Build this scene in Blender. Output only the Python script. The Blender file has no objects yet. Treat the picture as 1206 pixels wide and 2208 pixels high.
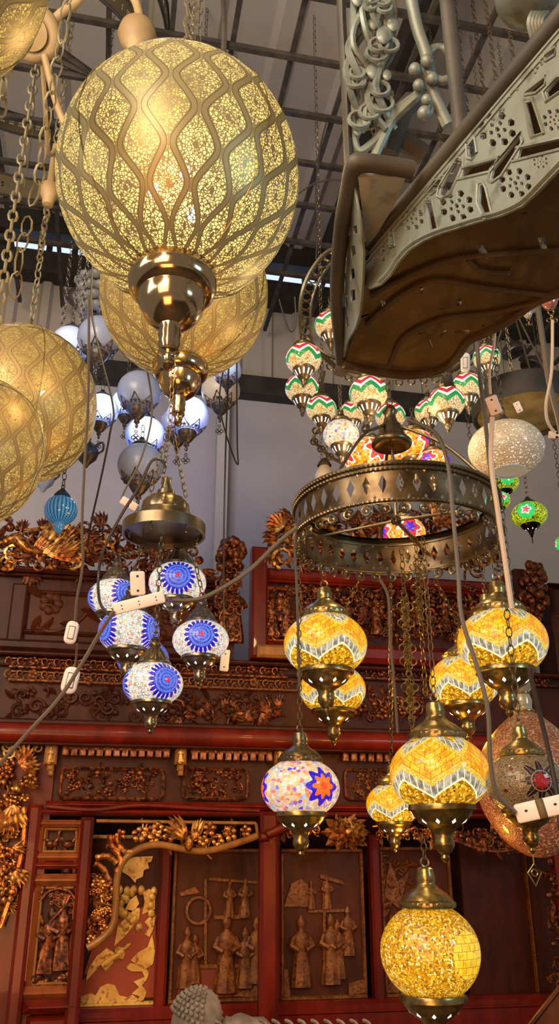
import bpy, bmesh, math, random
from mathutils import Vector, Matrix
PI = math.pi
sc = bpy.context.scene
col = sc.collection
# ------------------------------------------------------------------ camera model (frame 1206 x 2208)
FPX, TH, PSI, CAMZ = 1800.0, math.radians(22.4), math.radians(11.5), 1.6
CT, ST, CP, SP = math.cos(TH), math.sin(TH), math.cos(PSI), math.sin(PSI)
CAM = Vector((0, 0, CAMZ))
RIGHT, UP, FWD = Vector((1, 0, 0)), Vector((0, -ST, CT)), Vector((0, CT, ST))
def ray(px, py):
    return FWD + RIGHT * ((px - 603) / FPX) + UP * ((1104 - py) / FPX)
def P(px, py, d):
    return CAM + ray(px, py) * d
def PZ(px, py, z):
    r = ray(px, py)
    return CAM + r * ((z - CAMZ) / r.z)
def z_at(p, py):
    """height at which a vertical through p crosses image row py"""
    k = (1104 - py) / FPX
    # (q.UP) = k (q.FWD), q=(x,y,h)
    y = p.y
    h = (k * y * CT + y * ST) / (CT - k * ST)
    return CAMZ + h
def Bp(u, v, z):
    return Vector((u * CP - v * SP, u * SP + v * CP, z))
def onv(px, py, v):
    r = ray(px, py)
    t = v / (-SP * r.x + CP * r.y)
    return (CP * r.x + SP * r.y) * t, CAMZ + r.z * t
# ------------------------------------------------------------------ mesh builder
class MB:
    def __init__(s):
        s.v, s.f, s.uv = [], [], []
    def add(s, vs, fs, uvs=None, M=None):
        b = len(s.v)
        s.v.extend([(M @ Vector(p)) if M is not None else p for p in vs])
        for i, f in enumerate(fs):
            s.f.append(tuple(b + k for k in f))
            s.uv.append(uvs[i] if uvs else [(0, 0)] * len(f))
        return s
    def mesh(s, name, smooth=True):
        me = bpy.data.meshes.new(name)
        me.from_pydata([tuple(p) for p in s.v], [], s.f)
        l = me.uv_layers.new(name='UVMap')
        flat = [c for f in s.uv for q in f for c in q]
        l.data.foreach_set('uv', flat)
        me.polygons.foreach_set('use_smooth', [smooth] * len(me.polygons))
        me.update()
        if smooth: me.set_sharp_from_angle(angle=math.radians(48))
        return me
    def build(s, name, mat, parent=None, smooth=True):
        return link(name, s.mesh(name, smooth), mat, parent)
def link(name, me, mat, parent=None):
    o = bpy.data.objects.new(name, me)
    if mat is not None and not me.materials:
        me.materials.append(mat)
    col.objects.link(o)
    if parent is not None:
        o.parent = parent
    return o
def empty(name, loc, rz=0, scale=1.0):
    o = bpy.data.objects.new(name, None)
    o.empty_display_size = 0.05
    col.objects.link(o)
    o.location = loc
    o.rotation_euler = (0, 0, rz)
    o.scale = (scale,) * 3
    return o
def tag(o, label, cat, group=None, kind=None):
    if label: o['label'] = label
    if cat: o['category'] = cat
    if group: o['group'] = group
    if kind: o['kind'] = kind
    return o
def structure(o, label=None):
    o['kind'] = 'structure'
    if label: o['label'] = label
    return o
def lathe(mb, prof, seg=32, M=None, modn=0, arc=None):
    """prof: (r, z[, modulation]) from top or bottom; uv = (angle, length)"""
    n = len(prof)
    L = [0.0]
    for i in range(1, n):
        L.append(L[-1] + math.hypot(prof[i][0] - prof[i-1][0], prof[i][1] - prof[i-1][1]))
    T = L[-1] or 1
    vs, fs, uvs = [], [], []
    full = arc is None
    cols = seg if full else seg + 1
    a0, a1 = (0, 2 * PI) if full else arc
    for i, p in enumerate(prof):
        for j in range(cols):
            a = a0 + (a1 - a0) * j / seg
            r = p[0]
            if len(p) > 2 and modn:
                r *= 1 + p[2] * (1 if (j % 2) else -1) if modn == -1 else 1 + p[2] * math.cos(modn * a)
            vs.append((r * math.cos(a), r * math.sin(a), p[1]))
    flip = prof[0][1] > prof[-1][1]
    for i in range(n - 1):
        for j in range(seg):
            k = (j + 1) % cols if full else j + 1
            f = (i*cols + j, i*cols + k, (i+1)*cols + k, (i+1)*cols + j)
            u = [(j/seg, L[i]/T), ((j+1)/seg, L[i]/T), ((j+1)/seg, L[i+1]/T), (j/seg, L[i+1]/T)]
            if flip:
                f, u = f[::-1], u[::-1]
            fs.append(f); uvs.append(u)
    return mb.add(vs, fs, uvs, M)
def tube(mb, pts, rad, sides=6, caps=True, closed=False, M=None, flat=None):
    pts = [Vector(p) for p in pts]
    n = len(pts)
    rs = rad if isinstance(rad, (list, tuple)) else [rad] * n
    vs, fs, uvs = [], [], []
    ref = None
    for i, p in enumerate(pts):
        if closed:
            t = (pts[(i+1) % n] - pts[i-1])
        else:
            t = pts[min(i+1, n-1)] - pts[max(i-1, 0)]
        t = t.normalized() if t.length > 1e-9 else Vector((0, 0, 1))
        if ref is None:
            ref = Vector((0, 0, 1)) if abs(t.z) < 0.9 else Vector((0, 1, 0))
        a = (ref - t * ref.dot(t))
        a = a.normalized() if a.length > 1e-6 else t.orthogonal().normalized()
        b = t.cross(a)
        ref = a
        for j in range(sides):
            an = 2 * PI * j / sides
            vs.append(p + a * (math.cos(an) * rs[i]) + b * (math.sin(an) * rs[i] * (flat or 1)))
    m = n if closed else n - 1
    for i in range(m):
        k = (i + 1) % n
        for j in range(sides):
            q = (j + 1) % sides
            fs.append((i*sides+j, i*sides+q, k*sides+q, k*sides+j))
            uvs.append([(j/sides, i/n), ((j+1)/sides, i/n), ((j+1)/sides, (i+1)/n), (j/sides, (i+1)/n)])
    if caps and not closed:
        fs.append(tuple(range(sides))[::-1]); uvs.append([(0, 0)] * sides)
        fs.append(tuple(range((n-1)*sides, n*sides))); uvs.append([(0, 0)] * sides)
    return mb.add(vs, fs, uvs, M)
def spline(pts, per=6):
    pts = [Vector(p) for p in pts]
    if len(pts) < 3:
        return pts
    out = []
    for i in range(len(pts) - 1):
        p0 = pts[max(i-1, 0)]; p1 = pts[i]; p2 = pts[i+1]; p3 = pts[min(i+2, len(pts)-1)]
        for k in range(per):
            t = k / per
            out.append(0.5 * ((2*p1) + (p2-p0)*t + (2*p0-5*p1+4*p2-p3)*t*t + (3*p1-p0-3*p2+p3)*t**3))
    out.append(pts[-1])
    return out
def box(mb, c, s, M=None, bev=0.0):
    """box centre c, full size s; bev chamfers the edges that face -y and +y"""
    x, y, z = s[0]/2, s[1]/2, s[2]/2
    if bev <= 0:
        vs = [(c[0]+a*x, c[1]+b*y, c[2]+d*z) for a in (-1, 1) for b in (-1, 1) for d in (-1, 1)]
        fs = [(0,1,3,2), (4,6,7,5), (0,4,5,1), (2,3,7,6), (0,2,6,4), (1,5,7,3)]
        return mb.add(vs, fs, None, M)
    b = min(bev, x*.9, z*.9, y*.9)
    def loop(ix, iy, yy):
        return [(c[0]-ix, yy, c[2]-iy), (c[0]+ix, yy, c[2]-iy), (c[0]+ix, yy, c[2]+iy), (c[0]-ix, yy, c[2]+iy)]
    ls = [loop(x-b, z-b, c[1]-y), loop(x, z, c[1]-y+b), loop(x, z, c[1]+y-b), loop(x-b, z-b, c[1]+y)]
    vs = [p for l in ls for p in l]
    fs = [(0, 1, 2, 3), (15, 14, 13, 12)]
    for i in range(3):
        for j in range(4):
            k = (j+1) % 4
            fs.append((i*4+k, i*4+j, (i+1)*4+j, (i+1)*4+k))
    return mb.add(vs, fs, None, M)
def ball(mb, c, r, seg=8, rings=5, M=None):
    if not isinstance(r, (tuple, list)): r = (r, r, r)
    vs, fs = [], []
    for i in range(rings + 1):
        th = PI * i / rings
        for j in range(seg):
            a = 2 * PI * j / seg
            vs.append((c[0] + r[0]*math.sin(th)*math.cos(a), c[1] + r[1]*math.sin(th)*math.sin(a), c[2] + r[2]*math.cos(th)))
    for i in range(rings):
        for j in range(seg):
            k = (j+1) % seg
            fs.append((i*seg+k, i*seg+j, (i+1)*seg+j, (i+1)*seg+k))
    return mb.add(vs, fs, None, M)
def torus(mb, c, R, r, axis='z', seg=16, sides=6, M=None, squash=1.0):
    pts = []
    for i in range(seg):
        a = 2*PI*i/seg
        x, y = R*math.cos(a), R*math.sin(a)*squash
        q = {'z': (x, y, 0), 'x': (0, x, y), 'y': (x, 0, y)}[axis]
        pts.append((c[0]+q[0], c[1]+q[1], c[2]+q[2]))
    return tube(mb, pts, r, sides, closed=True, M=M)
def chain(mb, p0, p1, ll=0.026, w=0.0016, sides=4, seg=8):
    p0, p1 = Vector(p0), Vector(p1)
    L = (p1 - p0).length
    n = max(1, int(round(L / (ll * 0.8))))
    d = (p1 - p0).normalized()
    a = d.orthogonal().normalized(); b = d.cross(a)
    st = L / n
    for i in range(n):
        c = p0 + d * (st * (i + .5))
        q = a if i % 2 else b
        pts = []
        for k in range(seg):
            t = 2*PI*k/seg
            pts.append(c + d * (math.cos(t) * st * .60) + q * (math.sin(t) * ll * .27))
        tube(mb, pts, w, sides, closed=True)
    return mb
def plate2d(name, outer, holes, thick, M, mat, parent=None, bevel=0.0):
    """flat plate with real holes: outer/holes are 2-D point lists, M places the plate"""
    cu = bpy.data.curves.new('tmp', 'CURVE')
    cu.dimensions = '2D'; cu.fill_mode = 'BOTH'; cu.extrude = thick/2; cu.bevel_depth = bevel; cu.bevel_resolution = 1
    for loop in [outer] + holes:
        sp = cu.splines.new('POLY')
        sp.points.add(len(loop) - 1)
        for q, p in zip(sp.points, loop):
            q.co = (p[0], p[1], 0, 1)
        sp.use_cyclic_u = True
    ob = bpy.data.objects.new('tmp', cu)
    col.objects.link(ob)
    dg = bpy.context.evaluated_depsgraph_get()
    me = bpy.data.meshes.new_from_object(ob.evaluated_get(dg))
    bpy.data.objects.remove(ob); bpy.data.curves.remove(cu)
    me.transform(M)
    me.name = name
    return link(name, me, mat, parent)
# ------------------------------------------------------------------ shader helper
def lin(c):
    return tuple(((x/255)/12.92 if x/255 <= .04045 else ((x/255+.055)/1.055)**2.4) for x in c) + (1,)
class X:
    """a float socket with arithmetic"""
    def __init__(s, nt, k): s.nt, s.k = nt, k
    def _m(s, op, *o):
        n = s.nt.nodes.new('ShaderNodeMath'); n.operation = op
        for i, q in enumerate((s,) + o):
            if isinstance(q, X): s.nt.links.new(q.k, n.inputs[i])
            else: n.inputs[i].default_value = q
        return X(s.nt, n.outputs[0])
    def __add__(s, o): return s._m('ADD', o)
    def __radd__(s, o): return s._m('ADD', o)
    def __sub__(s, o): return s._m('SUBTRACT', o)
    def __rsub__(s, o): return (s * -1) + o
    def __mul__(s, o): return s._m('MULTIPLY', o)
    def __rmul__(s, o): return s._m('MULTIPLY', o)
    def __truediv__(s, o): return s._m('DIVIDE', o)
    def abs(s): return s._m('ABSOLUTE')
    def fr(s): return s._m('FRACT')
    def sin(s): return s._m('SINE')
    def cos(s): return s._m('COSINE')
    def sqrt(s): return s._m('SQRT')
    def pow(s, o): return s._m('POWER', o)
    def mx(s, o): return s._m('MAXIMUM', o)
    def mn(s, o): return s._m('MINIMUM', o)
    def gt(s, o): return s._m('GREATER_THAN', o)
    def lt(s, o): return s._m('LESS_THAN', o)
    def floor(s): return s._m('FLOOR')
    def atan2(s, o): return s._m('ARCTAN2', o)
    def step(s, a, b):
        n = s.nt.nodes.new('ShaderNodeMapRange'); n.interpolation_type = 'SMOOTHSTEP'
        s.nt.links.new(s.k, n.inputs[0])
        n.inputs[1].default_value = min(a, b); n.inputs[2].default_value = max(a, b)
        n.inputs[3].default_value = 0 if a < b else 1; n.inputs[4].default_value = 1 if a < b else 0
        return X(s.nt, n.outputs[0])
def tri(x): return ((x.fr() - .5).abs()) * 2
def mix(nt, f, a, b):
    n = nt.nodes.new('ShaderNodeMix'); n.data_type = 'RGBA'
    for i, q in ((0, f), (6, a), (7, b)):
        if isinstance(q, X): nt.links.new(q.k, n.inputs[i])
        elif hasattr(q, 'is_output'): nt.links.new(q, n.inputs[i])
        elif isinstance(q, (int, float)): n.inputs[i].default_value = q
        else: n.inputs[i].default_value = q if len(q) == 4 else lin(q)
    return n.outputs[2]
class Mat:
    def __init__(s, name):
        s.m = bpy.data.materials.new(name); s.m.use_nodes = True
        s.nt = s.m.node_tree
        s.b = s.nt.nodes['Principled BSDF']; s.out = s.nt.nodes['Material Output']
    def obj(s):
        n = s.nt.nodes.new('ShaderNodeTexCoord'); return n.outputs['Object']
    def uvs(s):
        n = s.nt.nodes.new('ShaderNodeTexCoord'); q = s.nt.nodes.new('ShaderNodeSeparateXYZ')
        s.nt.links.new(n.outputs['UV'], q.inputs[0])
        return X(s.nt, q.outputs[0]), X(s.nt, q.outputs[1])
    def xyz(s, vec=None):
        q = s.nt.nodes.new('ShaderNodeSeparateXYZ'); s.nt.links.new(vec or s.obj(), q.inputs[0])
        return [X(s.nt, q.outputs[i]) for i in range(3)]
    def noise(s, scale, detail=3, vec=None):
        n = s.nt.nodes.new('ShaderNodeTexNoise'); n.inputs['Scale'].default_value = scale; n.inputs['Detail'].default_value = detail
        s.nt.links.new(vec or s.obj(), n.inputs['Vector']); return X(s.nt, n.outputs[0])
    def vor(s, scale, feature='F1', vec=None, out=0, rnd=1.0):
        n = s.nt.nodes.new('ShaderNodeTexVoronoi'); n.feature = feature; n.inputs['Scale'].default_value = scale
        n.inputs['Randomness'].default_value = rnd
        s.nt.links.new(vec or s.obj(), n.inputs['Vector'])
        return n.outputs[out] if out else X(s.nt, n.outputs[0])
    def chan(s, c, i):
        n = s.nt.nodes.new('ShaderNodeSeparateColor'); s.nt.links.new(c, n.inputs[0]); return X(s.nt, n.outputs[i])
    def ramp(s, f, stops):
        n = s.nt.nodes.new('ShaderNodeValToRGB'); e = n.color_ramp.elements
        while len(e) < len(stops): e.new(0.5)
        for q, (p, c) in zip(e, stops): q.position = p; q.color = lin(c)
        s.nt.links.new(f.k, n.inputs[0]); return n.outputs[0]
    def set(s, **kw):
        for k, v in kw.items():
            i = s.b.inputs[{'base': 'Base Color', 'metal': 'Metallic', 'rough': 'Roughness', 'emit': 'Emission Color', 'es': 'Emission Strength', 'alpha': 'Alpha',
                            'trans': 'Transmission Weight', 'ior': 'IOR', 'coat': 'Coat Weight', 'spec': 'Specular IOR Level'}[k]]
            if isinstance(v, X): s.nt.links.new(v.k, i)
            elif hasattr(v, 'is_output'): s.nt.links.new(v, i)
            elif isinstance(v, (int, float)): i.default_value = v
            else: i.default_value = v if len(v) == 4 else lin(v)
        return s
    def bump(s, h, strength=.4, dist=.01):
        n = s.nt.nodes.new('ShaderNodeBump'); n.inputs['Strength'].default_value = strength; n.inputs['Distance'].default_value = dist
        s.nt.links.new(h.k, n.inputs['Height']); s.nt.links.new(n.outputs[0], s.b.inputs['Normal']); return s
# ------------------------------------------------------------------ materials
def simple(name, c, rough=.5, metal=0.0, es=0.0, noise=None, c2=None, bump=0, coat=0):
    m = Mat(name)
    if noise:
        f = m.noise(noise, 4).step(.35, .65)
        m.set(base=mix(m.nt, f, c, c2 or tuple(x*.6 for x in c)))
        if bump: m.bump(m.noise(noise * 3, 4), bump, .004)
    else:
        m.set(base=c)
    m.set(rough=rough, metal=metal)
    if coat: m.set(coat=coat)
    if es: m.set(emit=c, es=es)
    return m.m
M = {}
M['brass'] = simple('antique_brass', (160, 140, 90), .28, .92, 0, 14, (134, 116, 72))
M['bronze'] = simple('dark_bronze', (122, 108, 84), .30, .9, 0, 18, (98, 86, 66))
M['chrome'] = simple('polished_bronze', (178, 152, 118), .14, 1.0)
M['pewter'] = simple('dark_pewter', (104, 98, 96), .38, .75, 0, 12, (62, 58, 58))
M['chain'] = simple('chain_metal', (120, 104, 78), .4, .85)
M['chain_pale'] = simple('pale_chain_metal', (116, 106, 80), .55, .4)
M['cord'] = simple('grey_cord', (86, 76, 66), .55)
M['cord_dark'] = simple('black_cord', (34, 31, 30), .5)
M['cord_white'] = simple('pale_cord', (196, 178, 158), .5)
M['white_plastic'] = simple('white_plastic', (226, 222, 222), .35)
M['pink_plastic'] = simple('cream_plastic', (222, 206, 200), .35)
M['dark_hole'] = simple('socket_hole', (24, 20, 18), .7)
M['black'] = simple('black_plastic', (28, 26, 25), .45)
M['wood_pale'] = simple('pale_turned_wood', (166, 138, 94), .6, 0, 0, 9, (140, 112, 72))
M['rebar'] = simple('steel_mesh', (66, 60, 52), .7, .2, 0, 20, (44, 40, 36))
M['steel_dark'] = simple('dark_steel', (50, 46, 42), .6, .3, 0, 10, (36, 33, 31))
M['stone'] = simple('grey_stone', (134, 126, 120), .8, 0, 0, 24, (104, 98, 94), .25)
def wood(name, c1, c2, rough=.35, sc_=3.0, coat=.3):
    m = Mat(name)
    v = m.obj(); x, y, z = m.xyz(v)
    mp = m.nt.nodes.new('ShaderNodeMapping'); mp.inputs['Scale'].default_value = (1, 1, .25)
    m.nt.links.new(v, mp.inputs[0])
    n = m.noise(sc_ * 9, 6, mp.outputs[0])
    w = m.noise(sc_, 2)
    f = (n * .6 + w * .5).step(.3, .8)
    m.set(base=mix(m.nt, f, c1, c2), rough=rough, coat=coat, spec=.22)
    m.bump(n, .15, .003)
    return m.m
M['lacquer'] = wood('red_lacquer', (122, 30, 16), (70, 15, 9), .34, 2.2, .15)
M['darkwood'] = wood('dark_carved_wood', (72, 29, 16), (38, 14, 8), .5, 3.0, .0)
M['panelwood'] = wood('brown_panel_wood', (84, 38, 16), (52, 21, 9), .5, 3.0, .0)
M['frame_gold'] = wood('worn_gilt_frame', (176, 122, 58), (104, 62, 28), .4)
M['rosewood'] = wood('rosewood', (158, 84, 42), (104, 48, 24), .35)
def gilt(name, c1, c2, dirt, metal=.75, rough=.3, s=60, lo=.36, hi=.62):
    m = Mat(name)
    f = m.noise(s, 4).step(lo, hi)
    g = m.noise(s * .25, 2).step(.35, .65)
    m.set(base=mix(m.nt, f, dirt, mix(m.nt, g, c1, c2)), metal=metal, rough=rough)
    return m.m
M['gilt'] = gilt('gilded_carving', (236, 170, 84), (196, 112, 52), (92, 44, 22))
M['gilt_dark'] = gilt('tarnished_gilding', (168, 96, 50), (128, 66, 36), (58, 27, 17), .6, .36, 70, .38, .66)
M['gilt_pale'] = gilt('pale_gold_leaf', (238, 200, 112), (206, 158, 76), (140, 86, 36), .35, .45, 60, .28, .5)
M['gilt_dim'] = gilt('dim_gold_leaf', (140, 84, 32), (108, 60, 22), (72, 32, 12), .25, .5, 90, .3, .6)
M['pink_gilt'] = gilt('rubbed_rose_gilding', (212, 148, 112), (176, 112, 82), (120, 66, 46), .4, .45)
# --- pierced filigree shade: solid brass lattice, glowing pierced cells
def filigree(name, warm, strength, seed, N=14, Mv=6.4, metalc=(150, 138, 98), HS=40):
    m = Mat(name); nt = m.nt
    x, y, z = m.xyz()
    u = y.atan2(x) * (1 / (2*PI))
    v = (z * .9).mx(-.999).mn(.999)._m('ARCSINE') * (1 / PI) + .5
    a = u * (2 * PI * N); b = v * (2 * PI * Mv)
    ca, sb = a.cos(), b.sin()
    G = ca + sb * .88
    cb = b.cos() * .88; sa = a.sin()
    Ga = G.abs() / ((sa * sa + cb * cb + .05).sqrt())
    band = Ga.lt(.43)                                   # solid ogee lattice
    grv = (Ga - .30).abs().lt(.045)                      # engraved double line on it
    # flower boss at each cell centre
    cd = (1 - ca.abs()) * .9 + (1 - sb.abs())
    flower = cd.lt(.05).mx((cd - .15).abs().lt(.02))
    stem = ca.abs().gt(.9965) * (Ga.lt(1.3))
    vo = m.vor(HS, 'DISTANCE_TO_EDGE'); holes = vo.step(.09, .16)
    cid = m.vor(HS, 'F1', out=1); rnd = m.chan(cid, 0)
    mask = holes * (1 - band) * (1 - flower) * (1 - stem)
    beads = (Ga - .50).abs().lt(.05)
    mask = mask.mn(1)
    em = nt.nodes.new('ShaderNodeEmission')
    big = m.noise(2.2, 2)
    nt.links.new(mix(nt, (rnd * .8 + big * .3), warm, (255, 206, 96)), em.inputs[0])
    nt.links.new((rnd * .9 + .45).__mul__(strength).k, em.inputs[1])
    tr = nt.nodes.new('ShaderNodeBsdfTransparent')
    hs = nt.nodes.new('ShaderNodeMixShader'); hs.inputs[0].default_value = .38
    nt.links.new(em.outputs[0], hs.inputs[1]); nt.links.new(tr.outputs[0], hs.inputs[2])
    # faint warm emission on the metal stands for bulb light from within
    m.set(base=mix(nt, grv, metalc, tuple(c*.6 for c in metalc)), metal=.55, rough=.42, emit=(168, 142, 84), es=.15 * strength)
    ms = nt.nodes.new('ShaderNodeMixShader')
    nt.links.new(mask.k, ms.inputs[0]); nt.links.new(m.b.outputs[0], ms.inputs[1]); nt.links.new(hs.outputs[0], ms.inputs[2])
    nt.links.new(ms.outputs[0], m.out.inputs[0])
    return m.m
M['filigree'] = filigree('pierced_brass', (255, 232, 168), 1.0, 1)
M['filigree_gold'] = filigree('pierced_gold_brass', (255, 200, 104), .95, 2, 13, 5.8, (158, 128, 80))
# --- mosaic glass shades, unit globes of half height b
def mosaic(name, b, fn, strength=1.0, rough=.18):
    m = Mat(name); nt = m.nt
    x, y, z = m.xyz()
    u = y.atan2(x) * (1/(2*PI)) + .5
    h = (z * (1/b)) * .5 + .5
    c = fn(m, nt, x, y, z, u, h)
    hot = (z * z * 1.2 + .0).step(1.0, 0.0) * .35 + .75
    sp = m.noise(3.0, 2) * .5 + .75
    m.set(base=mix(nt, .62, c, (0, 0, 0)), emit=c, es=hot * sp * strength, rough=rough, coat=.6)
    m.bump(m.vor(26, 'F1'), .25, .01)
    return m.m
def crackle(m, nt, s, stops, edge=(40, 22, 8), ew=.06, vary=None):
    c = m.vor(s, 'F1', out=1); r = m.chan(c, 0)
    e = m.vor(s, 'DISTANCE_TO_EDGE').step(ew * .4, ew)
    return mix(nt, e, edge, m.ramp(r, stops))
def yellow(m, nt, x, y, z, u, h):
    N = 5
    t = tri(u * N + .25)
    w1 = h - (t * .22 + .30)
    w2 = h - (.96 - t * .25)
    gold = crackle(m, nt, 17, [(0, (120, 66, 6)), (.3, (190, 118, 8)), (.6, (236, 172, 20)), (1, (255, 220, 70))], (90, 46, 4))
    # orange diamonds cut into bricks
    row = (u * 42 + h * 11 * 0 + (t * .0)); rr = (w1 * 13)
    g1 = rr.fr(); off = rr.floor() * .5
    g2 = (u * 30 + off).fr()
    grout = (g1.lt(.09)).mx(g2.lt(.06))
    br = m.noise(7, 1)
    orange = mix(nt, br.step(.35, .65), (236, 138, 8), (250, 186, 22))
    orange = mix(nt, grout, orange, (150, 78, 4))
    sg = (u * N * 9).fr().lt(.13)
    silver = mix(nt, m.noise(9, 2).step(.3, .7), (104, 100, 88), (186, 178, 158))
    silver = mix(nt, sg, silver, (250, 240, 190))
    bead = mix(nt, (m.vor(48, 'F1')).step(.2, .5), (255, 246, 150), (206, 160, 30))
    c = orange
    c = mix(nt, w1.lt(.075), c, bead)
    c = mix(nt, w1.lt(.0), c, silver)
    c = mix(nt, w1.lt(-.125), c, gold)
    c = mix(nt, w2.gt(-.06), c, bead)
    c = mix(nt, w2.gt(.0), c, silver)
    c = mix(nt, w2.gt(.12), c, gold)
    c = mix(nt, (w1 + .125).abs().lt(.012), c, (255, 246, 190))
    return c
def medallion(u, h, z, N, ph, b):
    """polar coordinates around N medallion centres on the equator"""
    du = ((u * N + ph).fr() - .5) * (2 * PI / N) * ((1 - z*z*(.5/(b*b))))
    r = (du*du + z*z*1.15).sqrt()
    return r, z.atan2(du)
def blue(m, nt, x, y, z, u, h):
    r, a = medallion(u, h, z, 3, 0, .74)
    chips = crackle(m, nt, 14, [(0, (255, 246, 226)), (.4, (250, 246, 238)), (.52, (110, 196, 206)), (.64, (255, 236, 210)), (.76, (226, 120, 86)), (.86, (250, 226, 170)), (1, (238, 244, 250))], (140, 124, 128), .09)
    pet = (a * 20).cos() * .045
    rings = (r * 52).sin().step(-.6, .6)
    inner = mix(nt, rings, (30, 34, 150), (66, 104, 236))
    inner = mix(nt, m.vor(40, 'F1').step(.2, .5), (120, 150, 250), inner)
    c = chips
    c = mix(nt, (r - pet).lt(.60), c, (34, 12, 170))
    c = mix(nt, ((r - pet).lt(.60)) * ((a * 20).cos().lt(-.72)) * r.gt(.47), c, (225, 225, 255))
    c = mix(nt, r.lt(.455), c, inner)
    c = mix(nt, r.lt(.075), c, (255, 26, 62))
    return c
def zigzag(m, nt, x, y, z, u, h):
    N = 6
    t = tri(u * N) * .22
    w = h - t
    chips = crackle(m, nt, 12, [(0, (255, 226, 140)), (.4, (255, 246, 206)), (.6, (240, 190, 84)), (.8, (220, 150, 60)), (1, (255, 244, 214))], (150, 96, 36), .09)
    c = chips
    c = mix(nt, (w - .34).abs().lt(.085), c, (14, 140, 60))
    c = mix(nt, (w - .47).abs().lt(.05), c, (255, 252, 236))
    c = mix(nt, (w - .60).abs().lt(.085), c, (206, 30, 46))
    c = mix(nt, (w - .70).abs().lt(.035), c, (255, 244, 224))
    return c
def orange_star(m, nt, x, y, z, u, h):
    r, a = medallion(u, h, z, 4, .3, .8)
    c = crackle(m, nt, 8, [(0, (255, 150, 24)), (.4, (255, 178, 40)), (.65, (255, 240, 200)), (.8, (240, 60, 30)), (1, (255, 130, 20))], (150, 50, 8), .05)
    s = (a * 6).cos() * .10
    c = mix(nt, (r - s).lt(.52), c, (255, 246, 220))
    c = mix(nt, (r - s).lt(.44), c, (236, 44, 34))
    c = mix(nt, (r - s * .8).lt(.24), c, (70, 30, 190))
    return c
def blue_star(m, nt, x, y, z, u, h):
    r, a = medallion(u, h, z, 3, .0, .74)
    c = crackle(m, nt, 11, [(0, (255, 232, 190)), (.3, (255, 190, 110)), (.42, (250, 130, 40)), (.55, (255, 240, 214)), (.68, (70, 60, 220)), (.78, (240, 120, 90)), (.88, (255, 236, 190)), (1, (120, 190, 230))], (210, 190, 170), .08)
    s = (a * 8).cos()
    c = mix(nt, (r - s * .075).lt(.42), c, (46, 16, 200))
    c = mix(nt, (r - s * .055).lt(.27), c, (255, 110, 30))
    c = mix(nt, r.lt(.1), c, (255, 70, 20))
    return c
def multi(m, nt, x, y, z, u, h):
    return crackle(m, nt, 9, [(0, (255, 246, 226)), (.35, (255, 226, 180)), (.48, (60, 60, 210)), (.56, (255, 250, 240)), (.7, (240, 120, 50)), (.8, (110, 200, 220)), (.9, (255, 240, 210)), (1, (240, 180, 90))], (200, 160, 100), .06)
def goldball(m, nt, x, y, z, u, h):
    c = crackle(m, nt, 25, [(0, (130, 78, 4)), (.35, (206, 136, 8)), (.7, (240, 180, 26)), (.92, (255, 214, 80)), (1, (255, 246, 190))], (140, 84, 8), .07)
    rr = h * 13; off = rr.floor() * .5
    g = (rr.fr().lt(.06)).mx((u * 30 + off).fr().lt(.06))
    rid = m.chan(m.vor(9, 'F1', out=1), 0)
    tile = mix(nt, g, mix(nt, rid, (226, 160, 20), (252, 206, 50)), (120, 96, 10))
    d = (y * .55 + x * .83)
    return mix(nt, d.gt(.88) * (z.abs().lt(.62)), c, tile)
def green(m, nt, x, y, z, u, h):
    r, a = medallion(u, h, z, 3, .0, .75)
    c = crackle(m, nt, 12, [(0, (60, 60, 4)), (.3, (150, 170, 10)), (.6, (190, 214, 20)), (1, (226, 232, 60))], (34, 40, 4), .1)
    c = mix(nt, r.lt(.52), c, (40, 206, 96))
    s = (a * 5).cos() * .06
    c = mix(nt, (r - s).lt(.26), c, (240, 246, 210))
    c = mix(nt, (r - s).lt(.17), c, (226, 70, 110))
    return c
def unlit_star(m, nt, x, y, z, u, h):
    r, a = medallion(u, h, z, 3, .0, .8)
    c = crackle(m, nt, 15, [(0, (150, 118, 70)), (.5, (128, 96, 52)), (.8, (170, 140, 90)), (1, (108, 70, 36))], (214, 186, 140), .06)
    dots = m.chan(m.vor(5, 'F1', out=1), 1).gt(.8) * m.vor(5, 'F1').lt(.3)
    c = mix(nt, dots, c, (120, 24, 14))
    s = (a * 8).cos()
    star = (r - s * .12).lt(.46)
    gr = ((a * 8).sin().abs().lt(.13)).mx((r - s * .12 - .44).abs().lt(.018)).mx((r - .26).abs().lt(.015))
    st = mix(nt, gr, (44, 14, 14), (190, 160, 130))
    c = mix(nt, star, c, st)
    return mix(nt, (r - s * .05).lt(.2), c, (210, 30, 16))
M['yellow'] = mosaic('yellow_mosaic', .78, yellow, 1.0)
M['blue'] = mosaic('blue_flower_mosaic', .74, blue, .86)
M['zigzag'] = mosaic('zigzag_mosaic', .86, zigzag, .82)
M['orange_star'] = mosaic('orange_star_mosaic', .8, orange_star, 1.05)
M['blue_star'] = mosaic('blue_star_mosaic', .74, blue_star, .76)
M['multi'] = mosaic('dotted_mosaic', .86, multi, .78)
M['goldball'] = mosaic('gold_crackle_mosaic', .9, goldball, 1.0)
M['green'] = mosaic('green_mosaic', .75, green, .85)
M['unlit_star'] = mosaic('unlit_star_mosaic', .8, unlit_star, .10)  # unlit glass given a faint emission of its own
def milk(name, core, edge, es):
    m = Mat(name); nt = m.nt
    x, y, z = m.xyz()
    r = ((x*x + (y+.55)*(y+.55) + z*z).sqrt())
    f = r.step(1.05, .45)
    m.set(base=(206, 206, 214), emit=mix(nt, f, edge, core), es=f * (es * 1.5) + es * .35, rough=.3)
    return m.m
M['milk_lit'] = milk('lit_opal_glass', (240, 250, 255), (56, 128, 255), 1.6)
M['milk_blue'] = milk('blue_lit_opal_glass', (150, 190, 240), (70, 120, 214), .42)
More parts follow.
